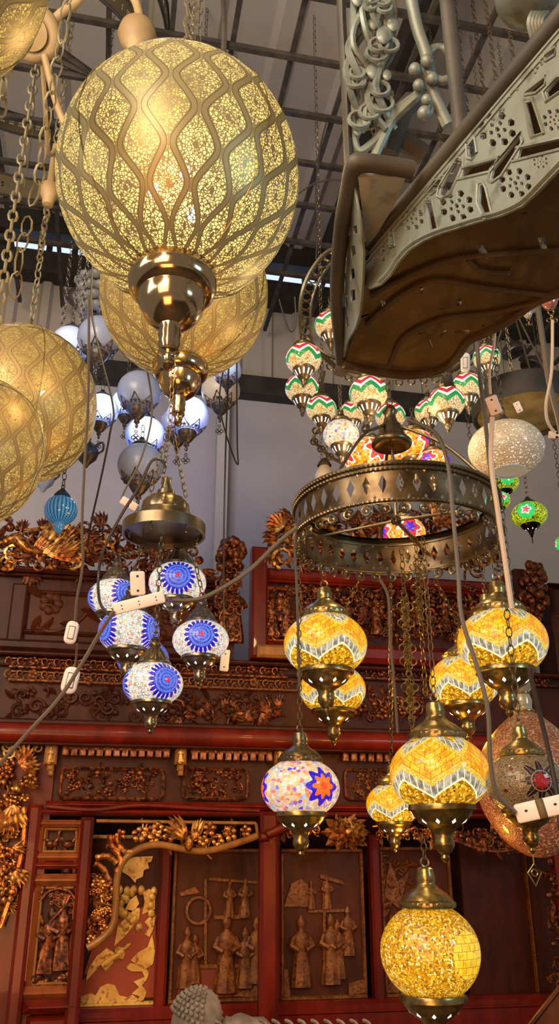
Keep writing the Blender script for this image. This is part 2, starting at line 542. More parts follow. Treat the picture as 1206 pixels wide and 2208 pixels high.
M['milk_off'] = simple('unlit_opal_glass', (140, 156, 196), .3)  # blue light from the lit neighbours put into the base colour
M['milk_cream'] = simple('cream_opal_glass', (222, 214, 200), .3)
def white_crackle():
    m = Mat('white_crackle_glass'); nt = m.nt
    e = m.vor(22, 'DISTANCE_TO_EDGE').step(.02, .1)
    r = m.chan(m.vor(30, 'F1', out=1), 0)
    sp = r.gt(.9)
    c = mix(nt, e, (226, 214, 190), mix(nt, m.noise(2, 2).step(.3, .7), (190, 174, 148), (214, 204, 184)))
    m.set(base=c, rough=.22, coat=.5, emit=mix(nt, sp, (150, 136, 112), (255, 240, 210)), es=sp * .5 + .10)  # unlit glass given faint emission, brighter in scattered chips
    m.bump(m.vor(22, 'F1'), .4, .01)
    return m.m
M['white_crackle'] = white_crackle()
def peach():
    m = Mat('peach_crackle_glass'); nt = m.nt
    r = m.chan(m.vor(260, 'F1', out=1), 0)
    c = mix(nt, r, (116, 66, 44), (176, 118, 84))
    m.set(base=c, rough=.3, coat=.4, emit=c, es=r.pow(6) * .7 + .03)
    m.bump(m.vor(260, 'F1'), .5, .002)
    return m.m
M['peach'] = peach()
def cyan_glass():
    m = Mat('cyan_ribbed_glass'); nt = m.nt
    x, y, z = m.xyz(); a = (y.atan2(x) * 26).sin().step(-.6, .8)
    c = mix(nt, a, (22, 86, 150), (80, 160, 214))
    m.set(base=c, rough=.08, coat=1.0, emit=c, es=.30)
    return m.m
M['cyan_glass'] = cyan_glass()
M['petal'] = simple('grey_petal_glass', (128, 132, 134), .4)
M['glass_clear'] = simple('smoky_glass', (200, 186, 160), .08, .3, 0, None, None, 0, 1.0)
M['pink_glass'] = simple('rose_glass', (206, 130, 120), .12, .6)
def cup(name, base, lit, holes=9, em=(255, 246, 224)):
    """pierced lamp cup: diamonds of emission painted in for bulb light through piercings"""
    m = Mat(name); nt = m.nt
    u, v = m.uvs()
    du = ((u * holes).fr() - .5).abs() * (1.0); dv = (v - .345).abs() * 9.0
    hole = (du * 3.3 + dv).lt(.46)
    f = m.noise(9, 4).step(.35, .65)
    m.set(base=mix(nt, f, base, tuple(c * .8 for c in base)), metal=.92, rough=.26, emit=em, es=hole * lit)
    return m.m
M['cup'] = cup('pierced_brass_cup', (150, 128, 80), 2.0)
M['cup_dark'] = cup('pierced_dark_cup', (140, 124, 104), 2.2)
M['cup_black'] = cup('pierced_black_cup', (38, 34, 30), 1.6, 7)
M['cup_off'] = simple('unlit_brass_cup', (150, 118, 62), .3, .9, 0, 14, (92, 66, 30))
def cup_slots(name):
    m = Mat(name); nt = m.nt
    u, v = m.uvs()
    hole = (((u * 11).fr() - .5).abs().lt(.17)) * ((v - .30).abs().lt(.11))  # slots are emission standing for bulb light, not openings
    m.set(base=(120, 104, 82), metal=.85, rough=.35, emit=(255, 244, 210), es=hole * 1.5)
    return m.m
M['cup_slots'] = cup_slots('slotted_cup')
def band(name, n=42):
    """pierced ring band: diamonds above and below a row of drop-shaped openings"""
    m = Mat(name); nt = m.nt
    u, v = m.uvs()
    a = ((u * n).fr() - .5).abs()
    a2 = ((u * n + .5).fr() - .5).abs()
    h1 = (a * 2.8 + (v - .5).abs() * 3.0).lt(.74)
    h2 = (a2 * 5 + (v - .84).abs() * 9).lt(.52)
    h3 = (a2 * 5 + (v - .16).abs() * 9).lt(.52)
    hole = h1.mx(h2).mx(h3)
    f = m.noise(20, 4).step(.35, .65)
    m.set(base=mix(nt, f, (128, 106, 76), (78, 62, 44)), metal=.9, rough=.3)
    tr = nt.nodes.new('ShaderNodeBsdfTransparent'); ms = nt.nodes.new('ShaderNodeMixShader')
    nt.links.new(hole.k, ms.inputs[0]); nt.links.new(m.b.outputs[0], ms.inputs[1]); nt.links.new(tr.outputs[0], ms.inputs[2])
    nt.links.new(ms.outputs[0], m.out.inputs[0])
    return m.m
M['band'] = band('pierced_band')
def cross_band():
    m = Mat('cross_pierced_band'); nt = m.nt
    u, v = m.uvs()
    a = ((u * 90).fr() - .5).abs(); r = (v * 2 - .5 + 0)
    w = ((v - .5).abs()).lt(.14)
    row = ((v - .43).abs().lt(.045)).mx((v - .57).abs().lt(.045))
    hole = a.lt(.26) * row * ((u * 18).fr().gt(.12))
    m.set(base=(92, 80, 58), metal=.5, rough=.5)
    tr = nt.nodes.new('ShaderNodeBsdfTransparent'); ms = nt.nodes.new('ShaderNodeMixShader')
    nt.links.new(hole.k, ms.inputs[0]); nt.links.new(m.b.outputs[0], ms.inputs[1]); nt.links.new(tr.outputs[0], ms.inputs[2])
    nt.links.new(ms.outputs[0], m.out.inputs[0])
    return m.m
M['cross_band'] = cross_band()
# --- building shell
def paint(name, c1, c2, s=1.2, rough=.7, bump=.1):
    m = Mat(name)
    f = m.noise(s, 5).step(.3, .7); g = m.noise(s * 9, 3)
    m.set(base=mix(m.nt, f * .8 + g * .2, c1, c2), rough=rough)
    m.bump(g, bump, .004)
    return m.m
M['wall'] = paint('painted_wall', (176, 172, 172), (150, 147, 150))
M['sheet'] = paint('corrugated_sheet', (172, 164, 152), (142, 134, 124), .8, .5)
M['roof'] = paint('corrugated_roof', (188, 180, 166), (164, 157, 148), .7, .5)
M['floor'] = paint('concrete_floor', (110, 104, 98), (84, 80, 76))
M['post'] = paint('pale_post', (196, 188, 176), (170, 162, 152))
M['daylight'] = simple('daylight_emission', (196, 216, 255), .5, 0, 1.3)
def verdigris(name, c1, c2, c3):
    m = Mat(name); nt = m.nt
    f = m.noise(6, 5).step(.35, .68); g = m.noise(30, 4).step(.5, .7)
    m.set(base=mix(nt, g * .6, mix(nt, f, c1, c2), c3), rough=.5, metal=.35)
    m.bump(m.noise(40, 4), .25, .004)
    return m.m
M['iron'] = verdigris('weathered_cast_iron', (126, 140, 134), (114, 118, 108), (64, 62, 54))
M['iron_web'] = verdigris('lit_iron_web', (176, 186, 182), (160, 166, 160), (110, 108, 100))  # lighter copy of the iron: light falling on the web put into its colour
M['iron_rail'] = simple('dark_iron_rail', (70, 67, 60), .55, .1, 0, 8, (52, 49, 43))
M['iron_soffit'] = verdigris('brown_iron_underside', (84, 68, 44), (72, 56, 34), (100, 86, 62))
M['alabaster'] = simple('mottled_beige_dish', (150, 142, 110), .4, 0, 0, 16, (112, 108, 84))
M['bulb'] = simple('lit_bulb', (255, 250, 235), .3, 0, 14)
for k in ('yellow', 'blue', 'zigzag', 'orange_star', 'blue_star', 'multi', 'green', 'unlit_star', 'white_crackle', 'peach', 'cyan_glass', 'cup', 'cup_dark', 'cup_black', 'cup_slots', 'filigree', 'filigree_gold'):
    M[k].cycles.emission_sampling = 'NONE'
# ------------------------------------------------------------------ building shell
ZC, ZG, VW = 5.2, 4.5, 4.25
def shell():
    mb = MB(); box(mb, (1, 1.2, -.05), (9, 8, .1)); o = structure(mb.build('floor', M['floor'], None, False)); o.rotation_euler.z = PSI
    # back wall: smooth plaster below the rail, ribbed sheet above
    u0, u1 = -2.2, 3.6
    zm = onv(560, 845, VW)[1]; zt = onv(640, 648, VW)[1]
    mb = MB(); box(mb, ((u0+u1)/2, VW+.06, zm/2), (u1-u0, .1, zm)); o = structure(mb.build('wall_back', M['wall'], None, False)); o.rotation_euler.z = PSI
    def ribbed(ua, ub, pitch, prof, f):
        vs, fs = [], []
        us = []
        x = ua
        while x < ub:
            for du, dh in prof:
                us.append((x + du * pitch, dh))
            x += pitch
        for (x, h) in us:
            vs.append(f(x, h, 0)); vs.append(f(x, h, 1))
        for i in range(len(us) - 1):
            fs.append((2*i, 2*i+2, 2*i+3, 2*i+1))
        return vs, fs
    prof = [(0, 0), (.55, 0), (.64, .03), (.86, .03), (.95, 0)]
    vs, fs = ribbed(u0, u1, .19, prof, lambda x, h, k: (x, VW + .02 - h, zm if k == 0 else zt))
    mb = MB(); mb.add(vs, fs); o = structure(mb.build('wall_upper', M['sheet'], None, False)); o.rotation_euler.z = PSI
    vs, fs = ribbed(u0, u1, .36, prof, lambda x, h, k: (x, -1.2 if k == 0 else VW + .5, ZC - h))
    mb = MB(); mb.add(vs, [f[::-1] for f in fs]); o = structure(mb.build('ceiling', M['roof'], None, False)); o.rotation_euler.z = PSI
    def bar(name, a, b, w, h, mat):
        mb = MB()
        a, b = Vector(a), Vector(b); d = b - a
        ang = math.atan2(d.y, d.x)
        Mx = Matrix.Translation((a+b)/2) @ Matrix.Rotation(ang, 4, 'Z')
        box(mb, (0, 0, 0), (d.length, w, h), Mx)
        o = structure(mb.build(name, mat, None, False)); o.rotation_euler.z = PSI
        return o
    n = [0]
    def trim(*a):
        n[0] += 1; return bar('trim_%d' % n[0], *a)
    trim((u0, VW-.03, zm), (u1, VW-.03, zm), .10, .12, M['steel_dark'])            # rail between plaster and sheet
    trim((u0, VW-.04, zt - .02), (u1, VW-.04, zt - .02), .12, .15, M['steel_dark'])      # wall plate
    z2 = onv(640, 585, VW)[1]
    trim((u0, VW-.04, z2 + .05), (u1, VW-.04, z2 + .05), .10, .16, M['steel_dark'])
    mb = MB(); box(mb, ((u0+u1)/2, VW+.16, (zt+z2)/2 + .05), (u1-u0, .02, .34)); o = structure(mb.build('daylight_panel', M['daylight'], None, False)); o.rotation_euler.z = PSI  # glowing panel added behind the eaves gap to stand for daylight
    # strip under the daylight slit that hides part of it (dark flashing)
    for (pa, pb) in ((-60, 18), (95, 108), (152, 165), (205, 575), (655, 664)):
        ua, ub = onv(pa, 560, VW)[0], onv(pb, 560, VW)[0]
        trim((ua, VW+.05, (zt+z2)/2 + .03), (ub, VW+.05, (zt+z2)/2 + .03), .03, .2, M['steel_dark'])
    ua = onv(720, 640, VW)[0]
    trim((ua, VW+.05, (zt+z2)/2 + .03), (u1, VW+.05, (zt+z2)/2 + .03), .03, .2, M['steel_dark'])
    up = onv(476, 1000, VW)[0]                                                            # pale post on the wall
    mb = MB(); box(mb, (up, VW-.04, zm/2), (.065, .08, zm)); o = structure(mb.build('trim_30', M['post'], None, False)); o.rotation_euler.z = PSI
    # purlins and the steel mesh hung below the roof
    trim((.372*3.1, -1, ZC-.12), (.372*3.1, VW, ZC-.12), .12, .16, M['steel_dark'])
    H = ZG - CAMZ
    k = 30
    for i in range(-3, 6):
        v = H * (.79 + .0895 * i)
        if v > VW - .1: continue
        k += 1; bar('trim_%d' % k, (u0, v, ZG), (u1, v, ZG), .022, .022, M['rebar'])
    for i in range(-7, 13):
        u = H * (.0155 + .0815 * i)
        k += 1; bar('trim_%d' % k, (u, -1, ZG+.02), (u, VW - .1, ZG+.02), .020, .020, M['rebar'])
    # roof struts seen upper left
    for (a, b) in (((105, 92), (262, 205)), ((100, 150), (190, 165)), ((60, 100), (235, 178))):
        pa, pb = PZ(a[0], a[1], 4.3), PZ(b[0], b[1], 4.3)
        mb = MB(); tube(mb, [pa, pb], .014, 6); k += 1
        structure(mb.build('trim_%d' % k, M['rebar']))
    pa, pb = PZ(868, 345, 4.4), PZ(905, 285, 4.4)
shell()
# ------------------------------------------------------------------ lamp families
CACHE = {}
def cached(key, fn):
    if key not in CACHE:
        CACHE[key] = fn()
    return CACHE[key]
def shade_mesh(b, rt, rb, seg=48, rings=22):
    def f():
        p0, p1 = math.acos(rt), -math.acos(rb)
        prof = [(math.cos(p0 + (p1-p0)*i/rings), b * math.sin(p0 + (p1-p0)*i/rings)) for i in range(rings+1)]
        mb = MB(); lathe(mb, prof[::-1], seg)
        return mb.mesh('glass_shade')
    return cached(('shade', b, rt, rb, seg), f)
def topcap_mesh(kind, zt):
    def f():
        mb = MB()
        if kind == 'dome':
            prof = [(.50, -.03), (.565, -.01), (.575, .02, .02), (.575, .09, .02), (.54, .105), (.545, .13), (.50, .19), (.40, .27), (.27, .35), (.20, .42), (.185, .47), (.20, .50), (.19, .60), (.165, .72), (.10, .75), (.0, .76)]
            lathe(mb, [(p[0], zt + p[1]) + p[2:] for p in prof], 72, None, 36)
            torus(mb, (0, 0, zt + .84), .085, .022, 'x', 12, 5)
        elif kind == 'cone':
            prof = [(.48, -.03), (.58, -.01), (.585, .05, .012), (.53, .09), (.47, .20, .05), (.36, .36, .06), (.24, .52, .06), (.17, .60), (.21, .66), (.19, .74), (.12, .80), (.16, .86), (.10, .93), (0, .95)]
            lathe(mb, [(p[0], zt + p[1]) + p[2:] for p in prof], 64, None, 16)
            torus(mb, (0, 0, zt + 1.02), .10, .024, 'x', 12, 5)
        else:
            prof = [(.40, -.02), (.46, .03), (.38, .12), (.2, .25), (.13, .36), (.1, .42), (0, .43)]
            lathe(mb, [(p[0], zt + p[1]) for p in prof], 24)
        return mb.mesh('top_cap')
    return cached(('cap', kind, zt), f)
def cup_mesh(kind, zb):
    def f():
        mb = MB()
        if kind == 'cup':
            prof = [(.56, .05), (.64, .03), (.655, 0, .015), (.655, -.085, .015), (.60, -.11), (.57, -.18), (.47, -.30), (.33, -.39), (.24, -.44), (.20, -.52), (.185, -.62), (.205, -.66), (.20, -.74), (.165, -.80), (.13, -.86), (.07, -.9), (.09, -.96), (.05, -1.02), (0, -1.05)]
            lathe(mb, [(p[0], zb + p[1]) + p[2:] for p in prof], 72, None, 36)
        elif kind == 'slots':
            prof = [(.56, .06), (.62, .02), (.62, -.06), (.52, -.16), (.42, -.36), (.28, -.58), (.2, -.66), (.22, -.72), (.16, -.86), (.1, -1.0), (.12, -1.06), (.05, -1.16), (0, -1.2)]
            lathe(mb, [(p[0], zb + p[1]) for p in prof], 33)
        else:   # short black cup with a thin finial
            prof = [(.5, .08), (.56, .0), (.5, -.12), (.36, -.26), (.2, -.34), (.15, -.42), (.13, -.56), (.06, -.62), (.09, -.68), (.03, -.76), (.03, -1.1), (0, -1.12)]
            lathe(mb, [(p[0], zb + p[1]) for p in prof], 28)
        return mb.mesh('lamp_cup')
    return cached(('cup', kind, zb), f)
def finish_chain(root, p_from, hang, mat, ll=.024, w=.0015, name='chain'):
    """chain from a lamp to the point it hangs from, in the lamp's own frame"""
    s = root.scale[0]
    inv = (Matrix.Translation(root.location) @ Matrix.Rotation(root.rotation_euler.z, 4, 'Z') @ Matrix.Scale(s, 4)).inverted()
    mb = MB(); a, b = inv @ Vector(p_from), inv @ Vector(hang)
    chain(mb, a, b, ll / s, w / s)
    return mb.build(name, mat, root)
def hangpoint(loc, hang):
    if hang == 'ceil': return Vector((loc.x, loc.y, ZC - .03))
    if isinstance(hang, (int, float)): return Vector((loc.x, loc.y, hang))
    if isinstance(hang, tuple) and hang[0] == 'row': return Vector((loc.x, loc.y, z_at(loc, hang[1])))
    return Vector(hang)
def pendant(name, label, group, px, py, d, rpx, b, shade, hang='ceil', rot=0.0, cap='dome', cupk='cup', capm='brass', cupm='cup', rt=.5, rb=.62, cat='lamp', seg=48, ll=.024, w=.0015, chainm='chain'):
    R = rpx * d / FPX
    loc = P(px, py, d)
    face = math.atan2(-loc.y, -loc.x)                     # a medallion turned to the aisle, then by rot
    root = empty(name, loc, face + rot, R)
    tag(root, label, cat, group)
    zt, zb = b * math.sqrt(1 - rt*rt), -b * math.sqrt(1 - rb*rb)
    link('glass_shade', shade_mesh(b, rt, rb, seg), M[shade], root)
    if shade_mesh(b, rt, rb, seg).materials and shade_mesh(b, rt, rb, seg).materials[0] != M[shade]:
        me = shade_mesh(b, rt, rb, seg).copy(); me.materials.clear(); me.materials.append(M[shade]); root.children[0].data = me
    for kind, fn, k, z, mt in (('top_cap', topcap_mesh, cap, zt, capm), ('lamp_cup', cup_mesh, cupk, zb, cupm)):
        me = fn(k, z)
        if me.materials and me.materials[0] != M[mt]:
            me = me.copy(); me.materials.clear(); me.materials.append(M[mt])
        link(kind, me, M[mt], root)
    hp = hangpoint(loc, hang)
    top = {'dome': .92, 'cone': 1.1}.get(cap, .43)
    finish_chain(root, loc + Vector((0, 0, (zt + top - .02) * R)), hp, M[chainm], ll, w)
    return root
# ---- yellow mosaic lamps under the ring
RC = P(855, 1130, 2.08); RR = .252; RH = .094
ring_bottom = RC.z - RH/2 - .028
YG = 'yellow mosaic pendants under the pierced ring'
YL = [('yellow zigzag mosaic lamp hanging at the left edge of the pierced ring', 702, 1390, 2.10, 90, .1),
      ('smaller yellow mosaic lamp half hidden behind the left yellow lamp', 718, 1487, 2.36, 71, .7),
      ('yellow zigzag mosaic lamp highest at the right of the pierced ring', 1084, 1385, 1.99, 96, .25),
      ('yellow mosaic lamp almost hidden behind the highest right yellow lamp', 1056, 1380, 2.66, 72, .9),
      ('yellow mosaic lamp between the highest right lamp and the nearest one', 1002, 1470, 2.30, 75, .45),
      ('largest and nearest yellow zigzag mosaic lamp with brick-cut orange diamonds', 948, 1668, 1.75, 107, .14),
      ('small yellow mosaic lamp tucked behind the left of the nearest one', 848, 1735, 2.33, 58, .2)]
for lb, px, py, d, r, ro in YL:
    loc = P(px, py, d)
    v = Vector((loc.x - RC.x, loc.y - RC.y, 0))
    hp = Vector((loc.x, loc.y, ring_bottom))
    if 'almost hidden behind the highest' in lb: hp = 'ceil'
    elif v.length > RR: hp = Vector((RC.x, RC.y, 0)) + v.normalized() * RR; hp.z = ring_bottom
    pendant('mosaic_pendant_lamp', lb, YG, px, py, d, r, .78, 'yellow', hp, ro)
pendant('mosaic_pendant_lamp', 'round gold crackle glass lamp hanging lowest of all, below the yellow lamps', None, 928, 2052, 1.75, 107, .9, 'goldball', ('row', 1800), .35, rt=.42, rb=.52)
pendant('mosaic_pendant_lamp', 'lit white mosaic lamp with a blue and orange star, lowest at the centre', None, 648, 1700, 1.88, 85, .74, 'blue_star', ('row', 1222), .62, capm='bronze', ll=.02)
pendant('mosaic_pendant_lamp', 'unlit brown mosaic lamp with a dark red star at the right edge', None, 1133, 1690, 1.62, 84, .8, 'unlit_star', ('row', 1000), .42, cupm='cup_off')
last = [o for o in col.objects if o.get('label', '').startswith('unlit brown mosaic')][0]
mb = MB(); z0 = -.8*math.sqrt(1 - .62*.62) - 1.05
tube(mb, [(0, 0, z0), (0, 0, z0 - .22)], .02, 5)
for q in ((.0, .2), (.15, 0), (0, -.2), (-.15, 0)): pass
tube(mb, [(0, 0, z0 - .2), (.0, .17, z0 - .42), (0, 0, z0 - .72), (0, -.17, z0 - .42)], .022, 5, closed=True)
torus(mb, (0, 0, z0 - .42), .08, .02, 'x', 10, 4)
mb.build('filigree_drop', M['brass'], last)
# ---- blue flower cluster and its bell canopy
BC = P(353, 1155, 1.97); BR = .096
def canopy():
    root = empty('ceiling_canopy', BC, 0)
    tag(root, 'dark bell-shaped metal canopy above the blue flower lamps', 'canopy')
    mb = MB()
    prof = [(.0, .014), (.090, .013), (.092, .0), (.098, .0), (.098, .026), (.094, .029), (.066, .030), (.064, .034), (.064, .052), (.060, .057), (.057, .058), (.057, .062, .03), (.054, .078, .05), (.044, .092, .05), (.031, .099, .04), (.022, .103), (.021, .114), (.014, .118), (.010, .14), (.012, .148), (0, .15)]
    lathe(mb, prof, 48, None, 12); mb.build('bell', M['bronze'], root)
    for k in range(6):
        a = k * PI/3 + .3; mb = MB()
        torus(mb, (.08*math.cos(a), .08*math.sin(a), -.004), .008, .0016, 'x', 10, 4)
        mb.build('hook_loop', M['bronze'], root)
    for k in range(3):
        a = k * 2*PI/3 + .5
        mb = MB(); chain(mb, (.052*math.cos(a), .052*math.sin(a), .11), (0.006*math.cos(a), .006*math.sin(a), .29), .022, .0014)
        mb.build('chain', M['chain'], root)
    mb = MB(); chain(mb, (0, 0, .29), (0, 0, ZC - .03 - BC.z), .024, .0016); mb.build('chain', M['chain'], root)
canopy()
BG = 'blue flower mosaic pendants'
BLL = [('white mosaic lamp with a blue flower, highest of the blue cluster under the canopy', 383, 1258, 2.05, 62, 0.0),
       ('white mosaic lamp with blue flowers partly behind the socket strip, far left', 247, 1290, 2.13, 57, .5),
       ('white mosaic lamp with blue flowers at both sides and white chips between', 278, 1362, 1.95, 66, -1.05),
       ('white mosaic lamp with one centred blue flower, right of the blue cluster', 433, 1381, 1.95, 61, 0.02),
       ('lowest blue flower mosaic lamp, its flower turned to the right', 330, 1475, 1.80, 65, .48),
       ('blue flower mosaic lamp almost hidden behind the two lower blue lamps', 308, 1420, 2.13, 56, 1.0)]
for lb, px, py, d, r, ro in BLL:
    loc = P(px, py, d)
    v = Vector((loc.x - BC.x, loc.y - BC.y, 0)); v = v.normalized() * min(v.length, .08)
    pendant('mosaic_pendant_lamp', lb, BG, px, py, d, r, .74, 'blue', Vector((BC.x, BC.y, BC.z - .012)) + v, ro, cap='cone', capm='pewter' if px != 330 else 'bronze', cupm='cup_dark', ll=.02)
# ---- red and green zigzag lamps of the arm chandelier
ZC0 = P(850, 700, 2.75)
ZG_ = 'red and green zigzag pendants'
ZL = [('zigzag mosaic lamp cut off by the cast iron panel, topmost at the left', 713, 702, 2.75, 35),
      ('zigzag mosaic lamp at the far left, just below the scroll arm', 655, 774, 2.6, 39),
      ('zigzag mosaic lamp half hidden below the far left one', 652, 838, 2.95, 37),
      ('zigzag mosaic lamp third down the left column of the arm chandelier', 693, 882, 2.7, 33),
      ('largest zigzag mosaic lamp left of the dark bell hub', 795, 848, 2.5, 42),
      ('zigzag mosaic lamp peeping out between two others left of the hub', 760, 892, 2.95, 30),
      ('zigzag mosaic lamp behind the dark bell hub', 842, 897, 2.95, 33),
      ('zigzag mosaic lamp topmost at the right, beside the white switch', 1050, 772, 2.6, 30),
      ('zigzag mosaic lamp second down at the right behind the long cord', 1008, 836, 2.55, 36),
      ('zigzag mosaic lamp nearest at the right with a long spike below', 963, 868, 2.4, 40),
      ('zigzag mosaic lamp at the left end of the right-hand row', 925, 888, 2.85, 31)]
for i, (lb, px, py, d, r) in enumerate(ZL):
    pendant('mosaic_pendant_lamp', lb, ZG_, px, py, d, r, .86, 'zigzag', ('row', py - 95 if i != 0 else py - 60), .3 * i, cap='dome', cupk='slots', capm='bronze', cupm='cup_slots', rt=.42, seg=32, ll=.022)
pendant('mosaic_pendant_lamp', 'white mosaic lamp dotted with small blue stars, left of the hub', None, 736, 938, 2.6, 39, .86, 'multi', ('row', 830), 0, cupk='slots', capm='bronze', cupm='cup_slots', rt=.42, seg=32, ll=.022)
OG = 'orange star mosaic pendants'
for lb, px, py, d, r, ro in (('orange star mosaic lamp behind the ring rim, left of the dark bell hub', 792, 985, 2.75, 52, .2),
                             ('orange star mosaic lamp with a blue star, right of the dark bell hub', 893, 965, 2.8, 48, .55),
                             ('orange star mosaic lamp lowest at the right behind the ring rim', 935, 1000, 2.6, 38, .9),
                             ('orange star mosaic lamp seen through the pierced ring', 872, 1150, 2.85, 46, .0)):
    pendant('mosaic_pendant_lamp', lb, OG, px, py, d, r, .8, 'orange_star', ('row', 880 if py < 1100 else 1010), ro, cupk='slots', capm='bronze', cupm='cup_slots', rt=.45, seg=32, ll=.022)
# ---- green lamps at the right
GG = 'green mosaic pendants'
for lb, px, py, d, r, ro in (('green and yellow mosaic lamp with a pink flower, hanging clear of the wall', 1142, 1110, 3.0, 38, -.15),
                             ('green mosaic lamp partly hidden under the white crackle globe', 1086, 1040, 3.3, 33, .3),
                             ('green mosaic lamp below, just right of the pierced ring', 1074, 1080, 3.15, 27, .5),
                             ('green mosaic lamp cut by the right edge of the frame', 1226, 1172, 3.0, 28, .8)):
    pendant('mosaic_pendant_lamp', lb, GG, px, py, d, r, .75, 'green', 'ceil', ro, cap='small', cupk='black', capm='pewter', cupm='cup_black', rt=.45, rb=.55, seg=32)
# ---- opal globes with lattice crowns
def crown_mesh():
    def f():
        mb = MB()
        lathe(mb, [(.40, -.95), (.50, -.78), (.50, -.72), (.40, -.72)], 24)
        lathe(mb, [(.0, -1.9), (.05, -1.86), (.08, -1.76), (.05, -1.68), (.14, -1.58), (.12, -1.45), (.26, -1.32), (.44, -1.05), (.48, -.95), (.42, -.90)], 24)
        n = 7
        for k in range(n):                                  # lattice points rising round the globe
            for s in range(3):
                a0 = 2*PI*(k + [-.42, 0, .42][s])/n
                def at(a, t):
                    ph = -math.acos(min(.999, .52 + .36*t)); r = math.cos(ph)*1.03; z = math.sin(ph)*1.03
                    return (r*math.cos(a), r*math.sin(a), z)
                if s == 1:
                    for sg in (-1, 1):
                        tube(mb, [at(a0 + sg*.40, .0), at(a0 + sg*.34, .35), at(a0 + sg*.15, .62), at(a0, 1.0)], .022, 4)
                    p = at(a0, .42); ball(mb, p, .06, 6, 4)
                    for sg in (-1, 1):
                        pts = [Vector(at(a0 + sg*.17 + .12*math.cos(t*PI/4), .25 + .22*math.sin(t*PI/4))) for t in range(8)]
                        tube(mb, pts, .018, 4, closed=True)
        return mb.mesh('lattice_crown')
    return cached('crown', f)
def opal(label, px, py, d, r, mat, hang='ceil', drop=True, group='opal glass globes with lattice crowns'):
    R = r * d / FPX; loc = P(px, py, d)
    root = empty('globe_pendant_lamp', loc, (px * .37) % 6, R); tag(root, label, 'lamp', group)
    sm = shade_mesh(.98, .3, .45, 32)
    me = sm.copy(); me.materials.clear(); me.materials.append(M[mat]); link('glass_globe', me, None, root)
    link('lattice_crown', crown_mesh(), M['pewter'], root)
    tc = topcap_mesh('small', .93).copy(); tc.materials.clear(); tc.materials.append(M['pewter']); link('top_cap', tc, None, root)
    # the bright core painted into the emission is turned to face the camera
    root.rotation_euler.z = math.atan2(-loc.y, -loc.x) + PI/2
    finish_chain(root, loc + Vector((0, 0, 1.34*R)), hangpoint(loc, hang), M['pewter'], .03, .0018)
    if drop:
        mb = MB()
        for k, z in enumerate((-2.05, -2.25, -2.45)):
            torus(mb, (0, 0, z), .09 if k else .06, .022, 'y', 10, 4)
        for sx in (-.1, .1): torus(mb, (sx, 0, -2.36), .09, .022, 'y', 10, 4)
        mb.build('drop_chain', M['pewter'], root)
    return root
OL = [('dim blue opal globe just right of the upper edge of the left gold globe', 152, 745, 3.5, 43, 'milk_blue'),
      ('unlit grey opal globe, topmost of the opal cluster', 215, 727, 3.0, 47, 'milk_off'),
      ('glaring lit opal globe against the edge of the left gold globe', 218, 885, 2.95, 37, 'milk_lit'),
      ('lit opal globe mostly hidden behind the central unlit one', 272, 872, 3.35, 33, 'milk_lit'),
      ('unlit bluish opal globe at the middle of the cluster', 300, 845, 3.0, 47, 'milk_off'),
      ('lit opal globe directly above the lowest unlit one', 314, 940, 3.15, 43, 'milk_lit'),
      ('brightest lit opal globe at the right, below the small brass finial', 405, 897, 3.0, 45, 'milk_lit'),
      ('dim blue opal globe showing behind the brightest one', 385, 915, 3.4, 38, 'milk_blue'),
      ('lowest unlit opal globe beside the dark bell canopy', 303, 1003, 2.95, 49, 'milk_off'),
      ('blue lit opal globe peeping from behind the lower gold globe', 490, 800, 3.3, 31, 'milk_blue'),
      ('cream unlit opal globe under the blue one by the pale post', 476, 842, 3.5, 42, 'milk_cream')]
for lb, px, py, d, r, mt in OL:
    opal(lb, px, py, d, r, mt, {303: ('row', 918), 218: ('row', 805)}.get(px, 'ceil'))
